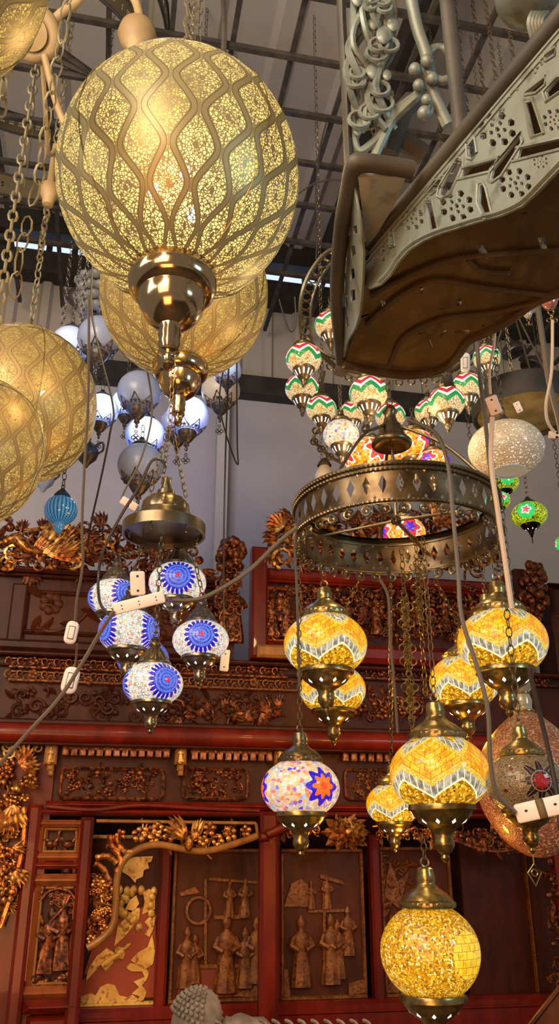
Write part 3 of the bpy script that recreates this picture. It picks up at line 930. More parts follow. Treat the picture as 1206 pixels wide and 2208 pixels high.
# ---- big pierced brass globes
def big_globe(label, px, py, d, R, mat, b=1.05, chainw=.003, hook=False, bulbs=(), fin=1.0, rz=0.0, cord=True):
    loc = P(px, py, d); root = empty('filigree_globe_lamp', loc, rz, R); tag(root, label, 'lamp', 'pierced brass globe lamps')
    def f():
        n = 40; p0, p1 = math.acos(.16), -math.acos(.20)
        mb = MB(); lathe(mb, [(math.cos(p0 + (p1-p0)*i/n), b*math.sin(p0 + (p1-p0)*i/n)) for i in range(n+1)][::-1], 72)
        return mb.mesh('pierced_shade')
    me = cached(('fil', b), f)
    if me.materials and me.materials[0] != M[mat]:
        me = me.copy(); me.materials.clear(); me.materials.append(M[mat])
    link('pierced_shade', me, M[mat], root)
    mb = MB(); zs = .68; torus(mb, (0, 0, b*zs), math.sqrt(1-zs*zs)*1.004, .008, 'z', 64, 5)
    a = 2.6; r = math.sqrt(1-zs*zs)
    box(mb, (r*math.cos(a)*1.01, r*math.sin(a)*1.01, b*zs), (.05, .05, .035))
    mb.build('seam_ring', M['pewter'], root)
    for k in range(4):                                   # raised meridian seams
        a = k*PI/2 + .35; mb = MB()
        tube(mb, [(1.006*math.cos(t)*math.cos(a), 1.006*math.cos(t)*math.sin(a), 1.006*b*math.sin(t)) for t in [(-1.2 + 2.5*i/30) for i in range(31)]], .005, 4)
        mb.build('seam_rib', M['brass'], root)
    mb = MB(); lathe(mb, [(.20, b*.97), (.19, b*1.0), (.13, b*1.04), (.05, b*1.08), (.045, b*1.14), (0, b*1.145)], 24)
    torus(mb, (0, 0, b*1.19), .05, .012, 'x', 14, 6); mb.build('top_cap', M['brass'], root)
    mb = MB(); zb = -b*.94
    prof = [(.20, .10), (.30, .06), (.345, .0), (.352, -.07), (.335, -.15), (.29, -.19), (.265, -.20), (.262, -.23), (.25, -.31), (.20, -.40), (.14, -.455), (.088, -.48), (.08, -.52), (.088, -.56), (.08, -.60), (.086, -.64), (.074, -.68), (.082, -.71), (.05, -.74), (.045, -.80), (.055, -.83), (.03, -.86), (0, -.87)]
    lathe(mb, [(p[0]*fin, zb + p[1]*fin) for p in prof], 40); mb.build('finial', M['chrome'], root)
    for bx, by, bz in bulbs:
        mb = MB(); ball(mb, (bx, by, bz), (.045, .045, .075), 12, 8); mb.build('bulb', M['bulb'], root)
    hp = Vector((loc.x, loc.y, ZC - .03))
    finish_chain(root, loc + Vector((0, 0, b*1.22*R)), hp, M['chain_pale'], .042, chainw)
    return root
def in_globe(px, py, gx, gy, d, R, dd):
    q = P(px, py, d + dd) - P(gx, gy, d)
    return (q.x / R, q.y / R, q.z / R)
g1 = (386, 386, 1.74, .25)
big_globe('largest pierced brass globe lamp, upper left, bulbs shining through', *g1, 'filigree', rz=.5,
          bulbs=[Matrix.Rotation(-.5, 3, 'Z') @ Vector(in_globe(x, y, 386, 386, 1.74, .25, dd)) for x, y, dd in ((332, 412, -.06), (399, 372, -.04), (415, 462, -.03), (372, 300, .05))])
big_globe('pierced gold globe lamp hanging behind and below the largest one', 398, 634, 2.5, .25, 'filigree_gold', rz=.9, fin=.92, bulbs=[(0, -.1, -.1), (.2, 0, .1)])
big_globe('pierced brass globe lamp at left, hung from a ring, upper of the left pair', 44, 872, 2.62, .235, 'filigree_gold', b=1.1, rz=.2, fin=.5, bulbs=[(.3, -.2, .05), (-.1, -.1, .1)])
big_globe('pierced brass globe lamp cut by the left edge, lower of the left pair', -50, 972, 2.0, .158, 'filigree_gold', b=1.18, rz=1.2, fin=.4, chainw=.004, bulbs=[(.1, -.1, 0)])
big_globe('pierced gold globe lamp cut by the top left corner', -176, -110, 1.3, .2, 'filigree_gold', rz=.4, fin=.4, bulbs=[(.2, -.2, 0)])
# ------------------------------------------------------------------ pierced ring chandelier above the yellow lamps
def ring_chandelier():
    root = empty('ring_chandelier', RC, .2)
    tag(root, 'large pierced bronze ring hung by rods from a dark bell hub', 'chandelier')
    h = RH
    mb = MB(); lathe(mb, [(RR, -h/2), (RR, h/2)], 96); mb.build('pierced_band', M['band'], root)
    def beading(z, r, name):
        mb = MB(); n = 150
        torus(mb, (0, 0, z), r, .0042, 'z', 96, 6)
        for k in range(n):
            a = 2*PI*k/n; ball(mb, (r*1.012*math.cos(a), r*1.012*math.sin(a), z), .0042, 5, 3)
        mb.build(name, M['bronze'], root)
    for z in (h/2, h/2 - .012, -h/2 + .006): beading(z, RR + .001, 'beaded_rim')
    mb = MB(); lathe(mb, [(RR - .016, h/2 + .004), (RR + .006, h/2 + .006), (RR + .006, h/2), (RR - .016, h/2 - .003)], 72); mb.build('top_flange', M['bronze'], root)
    mb = MB(); n = 36                                            # scalloped drops under the band
    for k in range(n):
        a = 2*PI*(k + .5)/n
        Mx = Matrix.Rotation(a, 4, 'Z') @ Matrix.Translation((RR - .004, 0, -h/2 - .012))
        torus(mb, (0, 0, 0), .0115, .0028, 'x', 12, 5, Mx); ball(mb, (0, 0, 0), (.002, .006, .006), 8, 5, Mx)
    mb.build('scalloped_skirt', M['bronze'], root)
    hz = z_at(RC, 962) - RC.z
    hub = MB(); lathe(hub, [(0, .0), (.042, -.004), (.050, .0), (.053, .006), (.052, .012), (.044, .018), (.036, .034), (.030, .055), (.02, .066), (.014, .09), (.02, .1), (.012, .115), (0, .118)], 36, Matrix.Translation((0, 0, hz)))
    hub.build('hub_bell', M['bronze'], root)
    for k in range(3):
        a = [-2.25, -.45, 1.6][k] - .2
        p0 = Vector((.03*math.cos(a), .03*math.sin(a), hz + .05)); p1 = Vector((RR*math.cos(a), RR*math.sin(a), h/2))
        mid = (p0 + p1)/2 + Vector((0, 0, .03))
        mb = MB(); tube(mb, spline([p0, mid, p1], 8), .0042, 6); mb.build('stay_rod', M['bronze'], root)
    for k in range(4):
        a = k*PI/2 + .9
        mb = MB(); tube(mb, [(.0, 0, h*.1), (RR*math.cos(a), RR*math.sin(a), h*.02)], .0055 if k == 0 else .0035, 6); mb.build('spoke', M['bronze'], root)
    mb = MB(); tube(mb, [(0, 0, hz), (0, 0, h*.1)], .004, 6); ball(mb, (0, 0, h*.1), .014, 10, 7); mb.build('centre_rod', M['bronze'], root)
    mb = MB(); chain(mb, (0, 0, hz + .115), (0, 0, ZC - .03 - RC.z), .03, .002); mb.build('chain', M['chain'], root)
ring_chandelier()
def decorative_chain(label, px, py0, py1, d, medals):
    """strand of wire quatrefoils and long links hanging from the ring"""
    a = P(px, py0, d); zb = z_at(a, py1)
    root = empty('hanging_quatrefoil_chain', (a.x, a.y, zb), .1); tag(root, label, 'chain', 'wire quatrefoil chains')
    L = a.z - zb
    mb = MB(); chain(mb, (0, 0, 0), (0, 0, L), .024, .0014); mb.build('links', M['brass'], root)
    for t in medals:
        mb = MB(); z = L*(1-t); r = .0105
        for sx, sz in ((1, 0), (-1, 0), (0, 1), (0, -1)): torus(mb, (sx*r, -.002, z + sz*r), r*.95, .0016, 'y', 12, 4)
        for sz in (-1, 1): torus(mb, (0, -.002, z + sz*r*2.9), r*.7, .0014, 'y', 10, 4)
        mb.build('quatrefoil', M['brass'], root)
decorative_chain('long wire quatrefoil chain hanging inside the ring, beside the nearest yellow lamp', 866, 1180, 1640, 2.1, (.30, .38, .50, .56, .68, .76))
decorative_chain('short wire quatrefoil chain behind, in front of the red carved screen', 896, 1160, 1500, 2.2, (.2, .34, .45))
# ------------------------------------------------------------------ scroll-arm chandelier carrying the zigzag lamps
def arm_chandelier():
    c = P(850, 720, 2.78)
    root = empty('scroll_arm_chandelier', c, 0); tag(root, 'bronze chandelier frame of curved filigree arms carrying the zigzag lamps', 'chandelier')
    def q(px, py, d=2.78): return P(px, py, d) - c
    for pts, d in ((((740, 528), (700, 548), (668, 590), (650, 640), (648, 690), (652, 735)), 2.74),
                   (((980, 700), (1010, 712), (1042, 728), (1052, 742)), 2.8)):
        outer = spline([q(x, y, d) for x, y in pts], 8); inner = spline([q(x + 22, y + 12, d) for x, y in pts], 8)
        mb = MB(); tube(mb, outer, .0075, 6); tube(mb, inner, .005, 6)
        for i in range(2, len(outer) - 2, 3):
            m_ = (outer[i] + inner[i]) / 2
            w = (outer[i] - inner[i]).length * .42
            torus(mb, m_, w, .0032, 'y', 10, 4)
        mb.build('scroll_arm', M['bronze'], root)
    pts = [q(652, 722), q(690, 760), q(740, 800), q(820, 815), q(900, 812), q(975, 800), q(1040, 745)]
    mb = MB(); s = spline(pts, 6); tube(mb, s, .009, 6)
    for i in range(1, len(s) - 1, 2): torus(mb, s[i] - Vector((0, 0, .016)), .012, .0026, 'y', 10, 4)
    mb.build('filigree_rail', M['bronze'], root)
    mb = MB(); lathe(mb, [(0, -.02), (.05, .0), (.06, .03), (.03, .07), (.018, .1), (.03, .13), (.014, .18), (.012, .5), (0, .5)], 20, Matrix.Translation(q(850, 800)))
    mb.build('centre_column', M['bronze'], root)
    t = q(850, 800); z0 = t.z + .5
    mb = MB(); chain(mb, (t.x, t.y, z0), (t.x, t.y, ZC - .03 - c.z), .03, .0022); mb.build('chain', M['chain'], root)
    for (x0, y0, x1, y1) in ((1040, 745, 905, 760), (652, 722, 800, 770)):
        mb = MB(); tube(mb, spline([q(x0, y0), (q(x0, y0) + q(x1, y1))/2 + Vector((0, 0, -.05)), t + Vector((0, 0, .05))], 6), .006, 5); mb.build('inner_arm', M['bronze'], root)
    mb = MB()
    s = spline([q(690, 915, 2.8), q(676, 945, 2.8), q(690, 965, 2.8), q(712, 985, 2.8), q(740, 1000, 2.8)], 6); tube(mb, s, .006, 5)
    for k in range(4): torus(mb, s[3 + 5*k], .012, .003, 'y', 10, 4)
    tube(mb, [q(690, 915, 2.8), q(684, 880, 2.8), q(700, 800, 2.8)], .005, 5)
    mb.build('lower_scroll', M['bronze'], root)
arm_chandelier()
# ------------------------------------------------------------------ weathered cast iron piece, upper right
def ironwork():
    zr = CAMZ + .95
    A = PZ(785, 545, zr)
    root = empty('cast_iron_stair', A, 0)
    tag(root, 'weathered grey-green cast metal stairlike piece with pierced side panels, upper right', 'ironwork')
    def loc(p): return Vector(p) - A
    B = PZ(1206, 45, zr)
    ex = (B - A).normalized(); ez = Vector((0, 0, 1)); nrm = ex.cross(ez)
    def plane_map(O, ex, ey, n):
        def f(px, py):
            r = ray(px, py); t = (O - CAM).dot(n) / r.dot(n); w = CAM + r*t - O
            return (w.dot(ex), w.dot(ey))
        return f
    def mat4(O, ex, ey, n):
        return Matrix(((ex.x, ey.x, n.x, O.x - A.x), (ex.y, ey.y, n.y, O.y - A.y), (ex.z, ey.z, n.z, O.z - A.z), (0, 0, 0, 1)))
    f = plane_map(A, ex, ez, nrm)
    outer = [(787, 556), (900, 424), (1000, 306), (1100, 186), (1206, 62), (1290, -38), (1310, 250), (1255, 318), (1206, 367), (1160, 415), (1128, 445), (1080, 466), (1028, 480), (990, 492), (953, 503), (915, 519), (883, 540), (860, 566), (842, 594), (822, 614), (800, 623), (785, 612), (780, 588)]
    z2 = lambda pts: [(603 + x/2, y/2) for x, y in pts]
    holes = [z2(h) for h in ([(482, 1003), (496, 1000), (502, 1060), (486, 1066)], [(638, 880), (664, 876), (686, 985), (656, 992)], [(640, 832), (676, 782), (696, 776), (694, 808), (664, 836)],
             [(768, 694), (788, 700), (786, 726), (742, 830), (716, 846), (700, 838), (704, 806)], [(806, 728), (934, 688), (906, 740), (790, 770)], [(818, 628), (846, 602), (854, 660), (838, 684), (822, 680)],
             [(868, 806), (884, 796), (896, 824), (916, 916), (890, 934), (866, 876)], [(1034, 594), (1040, 626), (966, 752), (934, 776), (920, 768), (928, 730)],
             [(1050, 640), (1206, 602), (1206, 644), (1036, 690)], [(1066, 446), (1098, 438), (1138, 570), (1096, 584)], [(1078, 396), (1146, 340), (1144, 372), (1114, 400), (1074, 408)],
             [(1148, 246), (1196, 208), (1192, 240), (1160, 262)], [(1156, 396), (1204, 340), (1240, 330), (1220, 392), (1166, 432)], [(1230, 470), (1262, 462), (1290, 560), (1240, 572)],
             [(436, 1066), (454, 1052), (462, 1084), (440, 1096)], [(438, 1112), (456, 1106), (458, 1126), (442, 1130)])]
    def rosette(cx, cy, r):
        out = []
        for k in range(13):
            a = k*2*PI/8 + .3 if k < 8 else k*2*PI/5 + .1
            rr = r if k < 8 else r*.46
            x, y = 603 + (cx + rr*math.cos(a))/2, (cy + rr*.9*math.sin(a))/2
            s = r*(.19 if k < 8 else .12)
            out.append([(x + s*.5*math.cos(a + b)*1.5, y + s*.5*math.sin(a + b)*1.5) for b in (0, 1.2, 2.4, PI, 4.2, 5.2)])
        x, y = 603 + cx/2, cy/2; s = r*.10
        out.append([(x + s*math.cos(b), y + s*math.sin(b)) for b in (0, 1, 2, 3, 4, 5)])
        return out
    for c in ((572, 945, 46), (768, 890, 62), (944, 560, 68), (1022, 792, 60), (1190, 520, 44), (1130, 700, 28), (900, 600, 0)):
        if c[2]: holes += rosette(*c)
    Mx = mat4(A, ex, ez, nrm)
    big = [[(cx + (x - cx)*1.10, cy + (y - cy)*1.05) for x, y in h] for h in holes[:16] for cx, cy in [(sum(p[0] for p in h)/len(h), sum(p[1] for p in h)/len(h))]]
    plate2d('pierced_panel', [f(*p) for p in outer], [[f(*p) for p in h] for h in big + holes[16:]], .003, Mx, M['iron'], root, .0008)
    # raised lips round the openings, then border lines
    for h in big[:14]:
        mb = MB(); tube(mb, [Mx @ Vector((f(*p)[0], f(*p)[1], .003)) for p in [(sum(q[0] for q in h)/len(h) + (p[0] - sum(q[0] for q in h)/len(h))*1.16, sum(q[1] for q in h)/len(h) + (p[1] - sum(q[1] for q in h)/len(h))*1.12) for p in h]], .0022, 5, closed=True)
        mb.build('opening_lip', M['iron'], root)
    mb = MB()
    for off in (.012, .03):
        pts = [Mx @ Vector((f(*p)[0], f(*p)[1] - off*.6, .003)) for p in outer[0:6]]; tube(mb, pts, .0022, 5)
    low = [Mx @ Vector((f(*p)[0], f(*p)[1] + .006, .003)) for p in outer[7:20]]; tube(mb, spline(low, 3), .004, 6)
    rnd = random.Random(5)
    for k in range(50):                                        # cast leaf sprigs in the flat margin
        t = rnd.random(); px, py = 806 + t*380, 548 - t*455 + 12 + rnd.random()*22
        c = Mx @ Vector((f(px, py)[0], f(px, py)[1], .002)); ball(mb, c, (.0025 + rnd.random()*.002, .002, .0016), 6, 4)
    mb.build('raised_ornament', M['iron'], root)
    mb = MB(); c = Mx @ Vector((f(790, 545)[0] + .008, f(790, 545)[1] - .012, .006)); ball(mb, c, .009, 10, 6); mb.build('bolt', M['iron_rail'], root)
    e1 = loc(PZ(1290, -58, zr))
    mb = MB(); tube(mb, [loc(PZ(783, 548, zr)), e1], .0135, 10); mb.build('handrail_bar', M['iron_rail'], root)
    # second panel, edge on, with its own bent rail
    L1, L0 = PZ(765, 352, zr), PZ(738, 782, zr)
    mb = MB(); tube(mb, spline([loc(PZ(736, 800, zr - .02)), loc(L0), loc(PZ(727, 640, zr)), loc(PZ(736, 500, zr)), loc(PZ(752, 410, zr)), loc(PZ(762, 358, zr)), loc(PZ(778, 350, zr)), loc(PZ(830, 356, zr)), loc(PZ(890, 366, zr))], 6), .0135, 10)
    mb.build('bent_rail', M['iron_rail'], root)
    Q = P(783, 640, (PZ(783, 640, zr - .02) - CAM).dot(FWD) * .93)
    e2 = (L0 - L1).normalized(); n2 = e2.cross(Q - L1).normalized(); e3 = n2.cross(e2)
    f2 = plane_map(L1, e2, e3, n2)
    o2 = [(764, 392), (776, 460), (786, 545), (784, 610), (779, 672), (768, 708), (752, 734), (744, 770), (738, 770), (733, 700), (731, 620), (738, 520), (750, 440)]
    h2 = [[(752, 440), (756, 438), (757, 460), (752, 462)], [(752, 492), (758, 488), (758, 508), (752, 510)], [(764, 488), (772, 484), (774, 502), (765, 506)], [(746, 540), (750, 536), (752, 560), (746, 566)],
          [(758, 530), (768, 528), (770, 548), (760, 556)], [(742, 590), (748, 584), (750, 612), (743, 618)], [(756, 580), (766, 576), (768, 598), (758, 606)], [(744, 640), (750, 634), (752, 660), (745, 664)], [(758, 626), (768, 622), (769, 646), (759, 652)], [(746, 684), (752, 680), (754, 704), (748, 706)]]
    plate2d('pierced_panel', [f2(*p) for p in o2], [[f2(*p) for p in h] for h in h2], .003, mat4(L1, e2, e3, n2), M['iron'], root, .0006)
    def flat(name, pts, z, mat, holes=(), th=.008):
        g = lambda p: tuple((PZ(p[0], p[1], z) - A).xy)
        o = plate2d(name, [g(p) for p in pts], [[g(p) for p in h] for h in holes], th, Matrix.Translation((0, 0, z - A.z)), mat, root, 0)
        return o
    flat('web_plate', [(772, 378), (876, 376), (850, 440), (792, 536)], zr - .005, M['iron_web'])
    z7 = lambda pts: [(700 + x/2.3834, y/2.3834) for x, y in pts]
    sl = [z7(h) for h in ([(780, 1250), (810, 1245), (845, 1300), (835, 1318), (800, 1300)], [(1090, 1210), (1130, 1205), (1145, 1275), (1120, 1290)], [(690, 1520), (704, 1518), (706, 1560), (680, 1560)],
          [(490, 1450), (506, 1448), (508, 1490), (490, 1500)], [(480, 1700), (560, 1692), (556, 1700), (482, 1708)], [(600, 1700), (632, 1680), (622, 1700), (590, 1726)], [(664, 1690), (746, 1684), (744, 1698), (666, 1698)],
          [(810, 1660), (826, 1658), (818, 1668), (808, 1670)], [(590, 1574), (632, 1570), (630, 1578), (592, 1582)], [(286, 1530), (310, 1528), (314, 1580), (296, 1590)], [(208, 1650), (240, 1640), (240, 1652), (206, 1662)], [(176, 1616), (228, 1600), (226, 1608), (180, 1624)],
          [(530, 1730), (544, 1738), (560, 1786), (552, 1790)], [(1010, 1080), (1060, 1070), (1050, 1084), (1012, 1092)])]
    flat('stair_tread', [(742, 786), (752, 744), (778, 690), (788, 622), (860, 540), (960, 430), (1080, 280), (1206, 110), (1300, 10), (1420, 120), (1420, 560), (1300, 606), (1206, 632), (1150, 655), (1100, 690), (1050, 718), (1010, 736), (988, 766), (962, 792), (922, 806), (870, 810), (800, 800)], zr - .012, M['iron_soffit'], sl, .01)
    mb = MB()
    for pts in (((790, 700), (860, 640), (940, 606), (1050, 622), (1200, 640)), ((840, 790), (870, 730), (950, 690), (1060, 676), (1150, 655)), ((800, 640), (850, 610), (980, 560), (1206, 540)), ((1010, 560), (1040, 585), (1100, 590))):
        tube(mb, spline([loc(PZ(x, y, zr - .022)) for x, y in pts], 6), .0045, 6)
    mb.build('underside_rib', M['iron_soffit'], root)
    # deep brown lip hanging under the far edge
    mb = MB(); edge = [(742, 786), (800, 800), (870, 810), (922, 806), (962, 792), (988, 766), (1010, 736), (1050, 718), (1100, 690), (1150, 655), (1206, 632), (1300, 606)]
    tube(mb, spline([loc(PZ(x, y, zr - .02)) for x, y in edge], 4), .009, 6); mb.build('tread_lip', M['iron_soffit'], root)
    # ornate baluster panel and scroll bracket rising beyond the rail
    def q(px, py, d=1.52): return loc(P(px, py, d))
    mb = MB()
    tube(mb, spline([q(734, -60), q(738, 60), q(745, 180), q(750, 300), q(752, 352)], 6), [.014]*25, 8, flat=.6)
    mb.build('baluster_post', M['iron_rail'], root)
    mb = MB()
    tube(mb, spline([q(768, -60), q(762, 60), q(757, 130), q(760, 220), q(764, 300), q(775, 326), q(800, 312), q(830, 278), q(858, 236), q(895, 208), q(912, 190)], 6), .008, 7)
    tube(mb, spline([q(805, 345), q(820, 310), q(845, 262), q(880, 226), q(905, 205)], 6), .009, 7)
    mb.build('scroll_bracket', M['iron'], root)
    mb = MB()
    tube(mb, spline([q(882, -60), q(888, 0), q(900, 60), q(918, 112), q(926, 150), q(934, 200), q(948, 232), q(966, 270)], 6), .0115, 8)
    torus(mb, q(950, 138), .028, .008, 'y', 16, 8, None, 1.5)
    for (x, y, r) in ((922, 132, .013), (920, 215, .010), (915, 244, .013), (895, 150, .012), (932, 170, .012), (903, 184, .011)): ball(mb, q(x, y, 1.5), r, 10, 7)
    tube(mb, spline([q(905, 205), q(925, 210), q(932, 235), q(918, 250), q(906, 236)], 5), .007, 6)
    mb.build('bracket_scroll', M['iron'], root)
    mb = MB(); rnd = random.Random(11)
    for k in range(7):
        x0 = 768 + k*11
        pts = [q(x0 + rnd.uniform(-8, 8) + 22*math.sin(t*1.1 + k), -30 + t*44, 1.52 + .02*math.sin(k + t)) for t in range(8)]
        tube(mb, spline(pts, 4), .0055 + .002*rnd.random(), 6)
    for k in range(46):
        x, y = rnd.uniform(762, 850), rnd.uniform(-20, 285)
        if x > 800 and y > 250: continue
        r = rnd.uniform(.007, .014)
        if k % 3: ball(mb, q(x, y, 1.5 + rnd.uniform(0, .03)), (r, r*.6, r*1.5), 7, 5)
        else:
            c = q(x, y, 1.5); torus(mb, c, r*1.5, .004, 'y', 12, 5)
    mb.build('baluster_panel', M['iron'], root)
    mb = MB(); tube(mb, [q(838, 330, 1.6), q(868, 240, 1.6), q(892, 215, 1.6)], .02, 6); tube(mb, [q(850, 290, 1.62), q(915, 335, 1.62)], .02, 6); mb.build('strut', M['iron_rail'], root)
    mb = MB(); c = loc(P(1160, -2, 1.35)); lathe(mb, [(0, -.012), (.04, -.008), (.062, .004), (.066, .014), (.05, .03), (.02, .05), (.015, .12), (0, .12)], 28, Matrix.Translation(c)); mb.build('drop_boss', M['iron'], root)
    mb = MB()
    for k in range(5): tube(mb, spline([loc(P(1150 + 8*k, 20, 1.36)), loc(P(1140 + 7*k, 50, 1.36)), loc(P(1150 + 9*k, 90, 1.37))], 4), .004, 5)
    mb.build('drop_sprays', M['iron'], root)
    # hanging rod that carries the piece
    mb = MB(); t = loc(PZ(1000, 330, zr)); tube(mb, [t, Vector((t.x, t.y, ZC - .03 - A.z))], .012, 8)
    t = q(734, -60); tube(mb, [t, Vector((t.x, t.y, ZC - .03 - A.z))], .012, 8)
    mb.build('hanging_rod', M['iron_rail'], root)
ironwork()
# ------------------------------------------------------------------ turned wood and pierced band chandelier, upper left
def wood_chandelier():
    c = P(72, 72, 2.3)
    root = empty('wooden_chandelier', c, 0); tag(root, 'pale turned wood chandelier hub with arms, behind the top left gold globe', 'chandelier')
    def q(px, py, d=2.3): return P(px, py, d) - c
    face = Matrix.Translation((0, 0, 0)) @ Matrix.Rotation(2.45, 4, 'X')
    mb = MB(); torus(mb, (0, 0, 0), .055, .021, 'z', 36, 10, face); mb.build('hub_ring', M['wood_pale'], root)
    mb = MB(); lathe(mb, [(0, -.03), (.022, -.025), (.03, -.01), (.04, .0), (.045, .03), (0, .04)], 24, face); mb.build('hub_boss', M['wood_pale'], root)
    for pts in ((((96, 120), (118, 210), (140, 270), (168, 335)), .010), (((100, 62), (130, 30), (165, 5), (190, -30)), .013)):
        mb = MB(); tube(mb, spline([q(*p) for p in pts[0]], 4), pts[1], 8); mb.build('arm', M['wood_pale'], root)
    mb = MB(); tube(mb, [q(72, 40), q(72, 40) + Vector((0, 0, ZC - .03 - c.z - q(72, 40).z))], .008, 6); mb.build('stem', M['wood_pale'], root)
    t = P(296, 78, 2.4) - c
    mb = MB(); lathe(mb, [(0, -.10), (.022, -.098), (.026, -.05), (.045, -.03), (.056, .0), (.05, .03), (.03, .045), (.018, .05), (.014, .07), (0, .07)], 28, Matrix.Translation(t)); mb.build('arm_cup', M['wood_pale'], root)
    mb = MB(); tube(mb, spline([t + Vector((0, 0, .05)), q(300, 30, 2.42), q(285, -10, 2.44), q(240, -60, 2.44), q(190, -80, 2.4)], 5), .013, 8); mb.build('arm', M['wood_pale'], root)
    t = P(106, 418, 2.6) - c
    mb = MB(); lathe(mb, [(0, -.05), (.016, -.045), (.02, -.02), (.03, .0), (.028, .03), (.012, .045), (.009, .2), (0, .2)], 20, Matrix.Translation(t)); mb.build('arm_cup', M['wood_pale'], root)
    mb = MB(); tube(mb, spline([t + Vector((0, 0, .18)), q(104, 330, 2.55), q(98, 230, 2.45), q(90, 120, 2.32)], 5), .007, 6); mb.build('arm', M['wood_pale'], root)
wood_chandelier()
def pierced_hoops():
    c = P(60, 39, 3.2); R = 300*3.2/FPX
    root = empty('pierced_hoop_chandelier', c, .4); tag(root, 'dark two-tier chandelier of pierced metal hoops behind the hanging chains, left edge', 'chandelier')
    zl = z_at(c, 181) - c.z
    for z0, h in ((0, .11), (zl, .11)):
        mb = MB(); lathe(mb, [(R, -h/2), (R, h/2)], 80, Matrix.Translation((0, 0, z0))); b = mb.build('hoop_band', M['cross_band'], root)
        for z in (-h/2, h/2):
            mb = MB(); torus(mb, (0, 0, z + z0), R, .006, 'z', 64, 6); mb.build('hoop_rim', M['steel_dark'], b)
    for k in range(3):
        a = k*2*PI/3 + 1.4; mb = MB(); tube(mb, [(R*math.cos(a), R*math.sin(a), zl), (R*math.cos(a), R*math.sin(a), .0), (0, 0, .3)], .004, 5); mb.build('suspension_rod', M['chain_pale'], root)
    mb = MB(); tube(mb, [(0, 0, .3), (0, 0, ZC - .03 - c.z)], .005, 5); mb.build('stem', M['chain_pale'], root)
pierced_hoops()
def loose_chain(label, pts, ll, w):
    p = [P(x, y, d) for x, y, d in pts]
    mb = MB()
    for a, b in zip(p[:-1], p[1:]): chain(mb, a, b, ll, w)
    o = mb.build('hanging_chain', M['chain_pale']); tag(o, label, 'chain', 'pale hanging chains')
loose_chain('thick pale chain running down from the wooden arm past the hoops', [(152, -40, 1.8), (132, 90, 1.85), (106, 235, 1.9), (82, 395, 1.95), (66, 440, 1.97)], .05, .0026)
loose_chain('pale chain hanging from the little wooden cup to the left globes', [(104, 455, 2.4), (92, 505, 2.5), (84, 560, 2.58)], .036, .0028)
loose_chain('pale chain close to the left edge below the gold corner globe', [(28, 100, 1.7), (10, 170, 1.72), (2, 250, 1.74)], .04, .003)
loose_chain('long-linked pale chain over the left pair of globes', [(62, 470, 1.9), (44, 540, 1.93), (30, 640, 1.96)], .06, .0024)
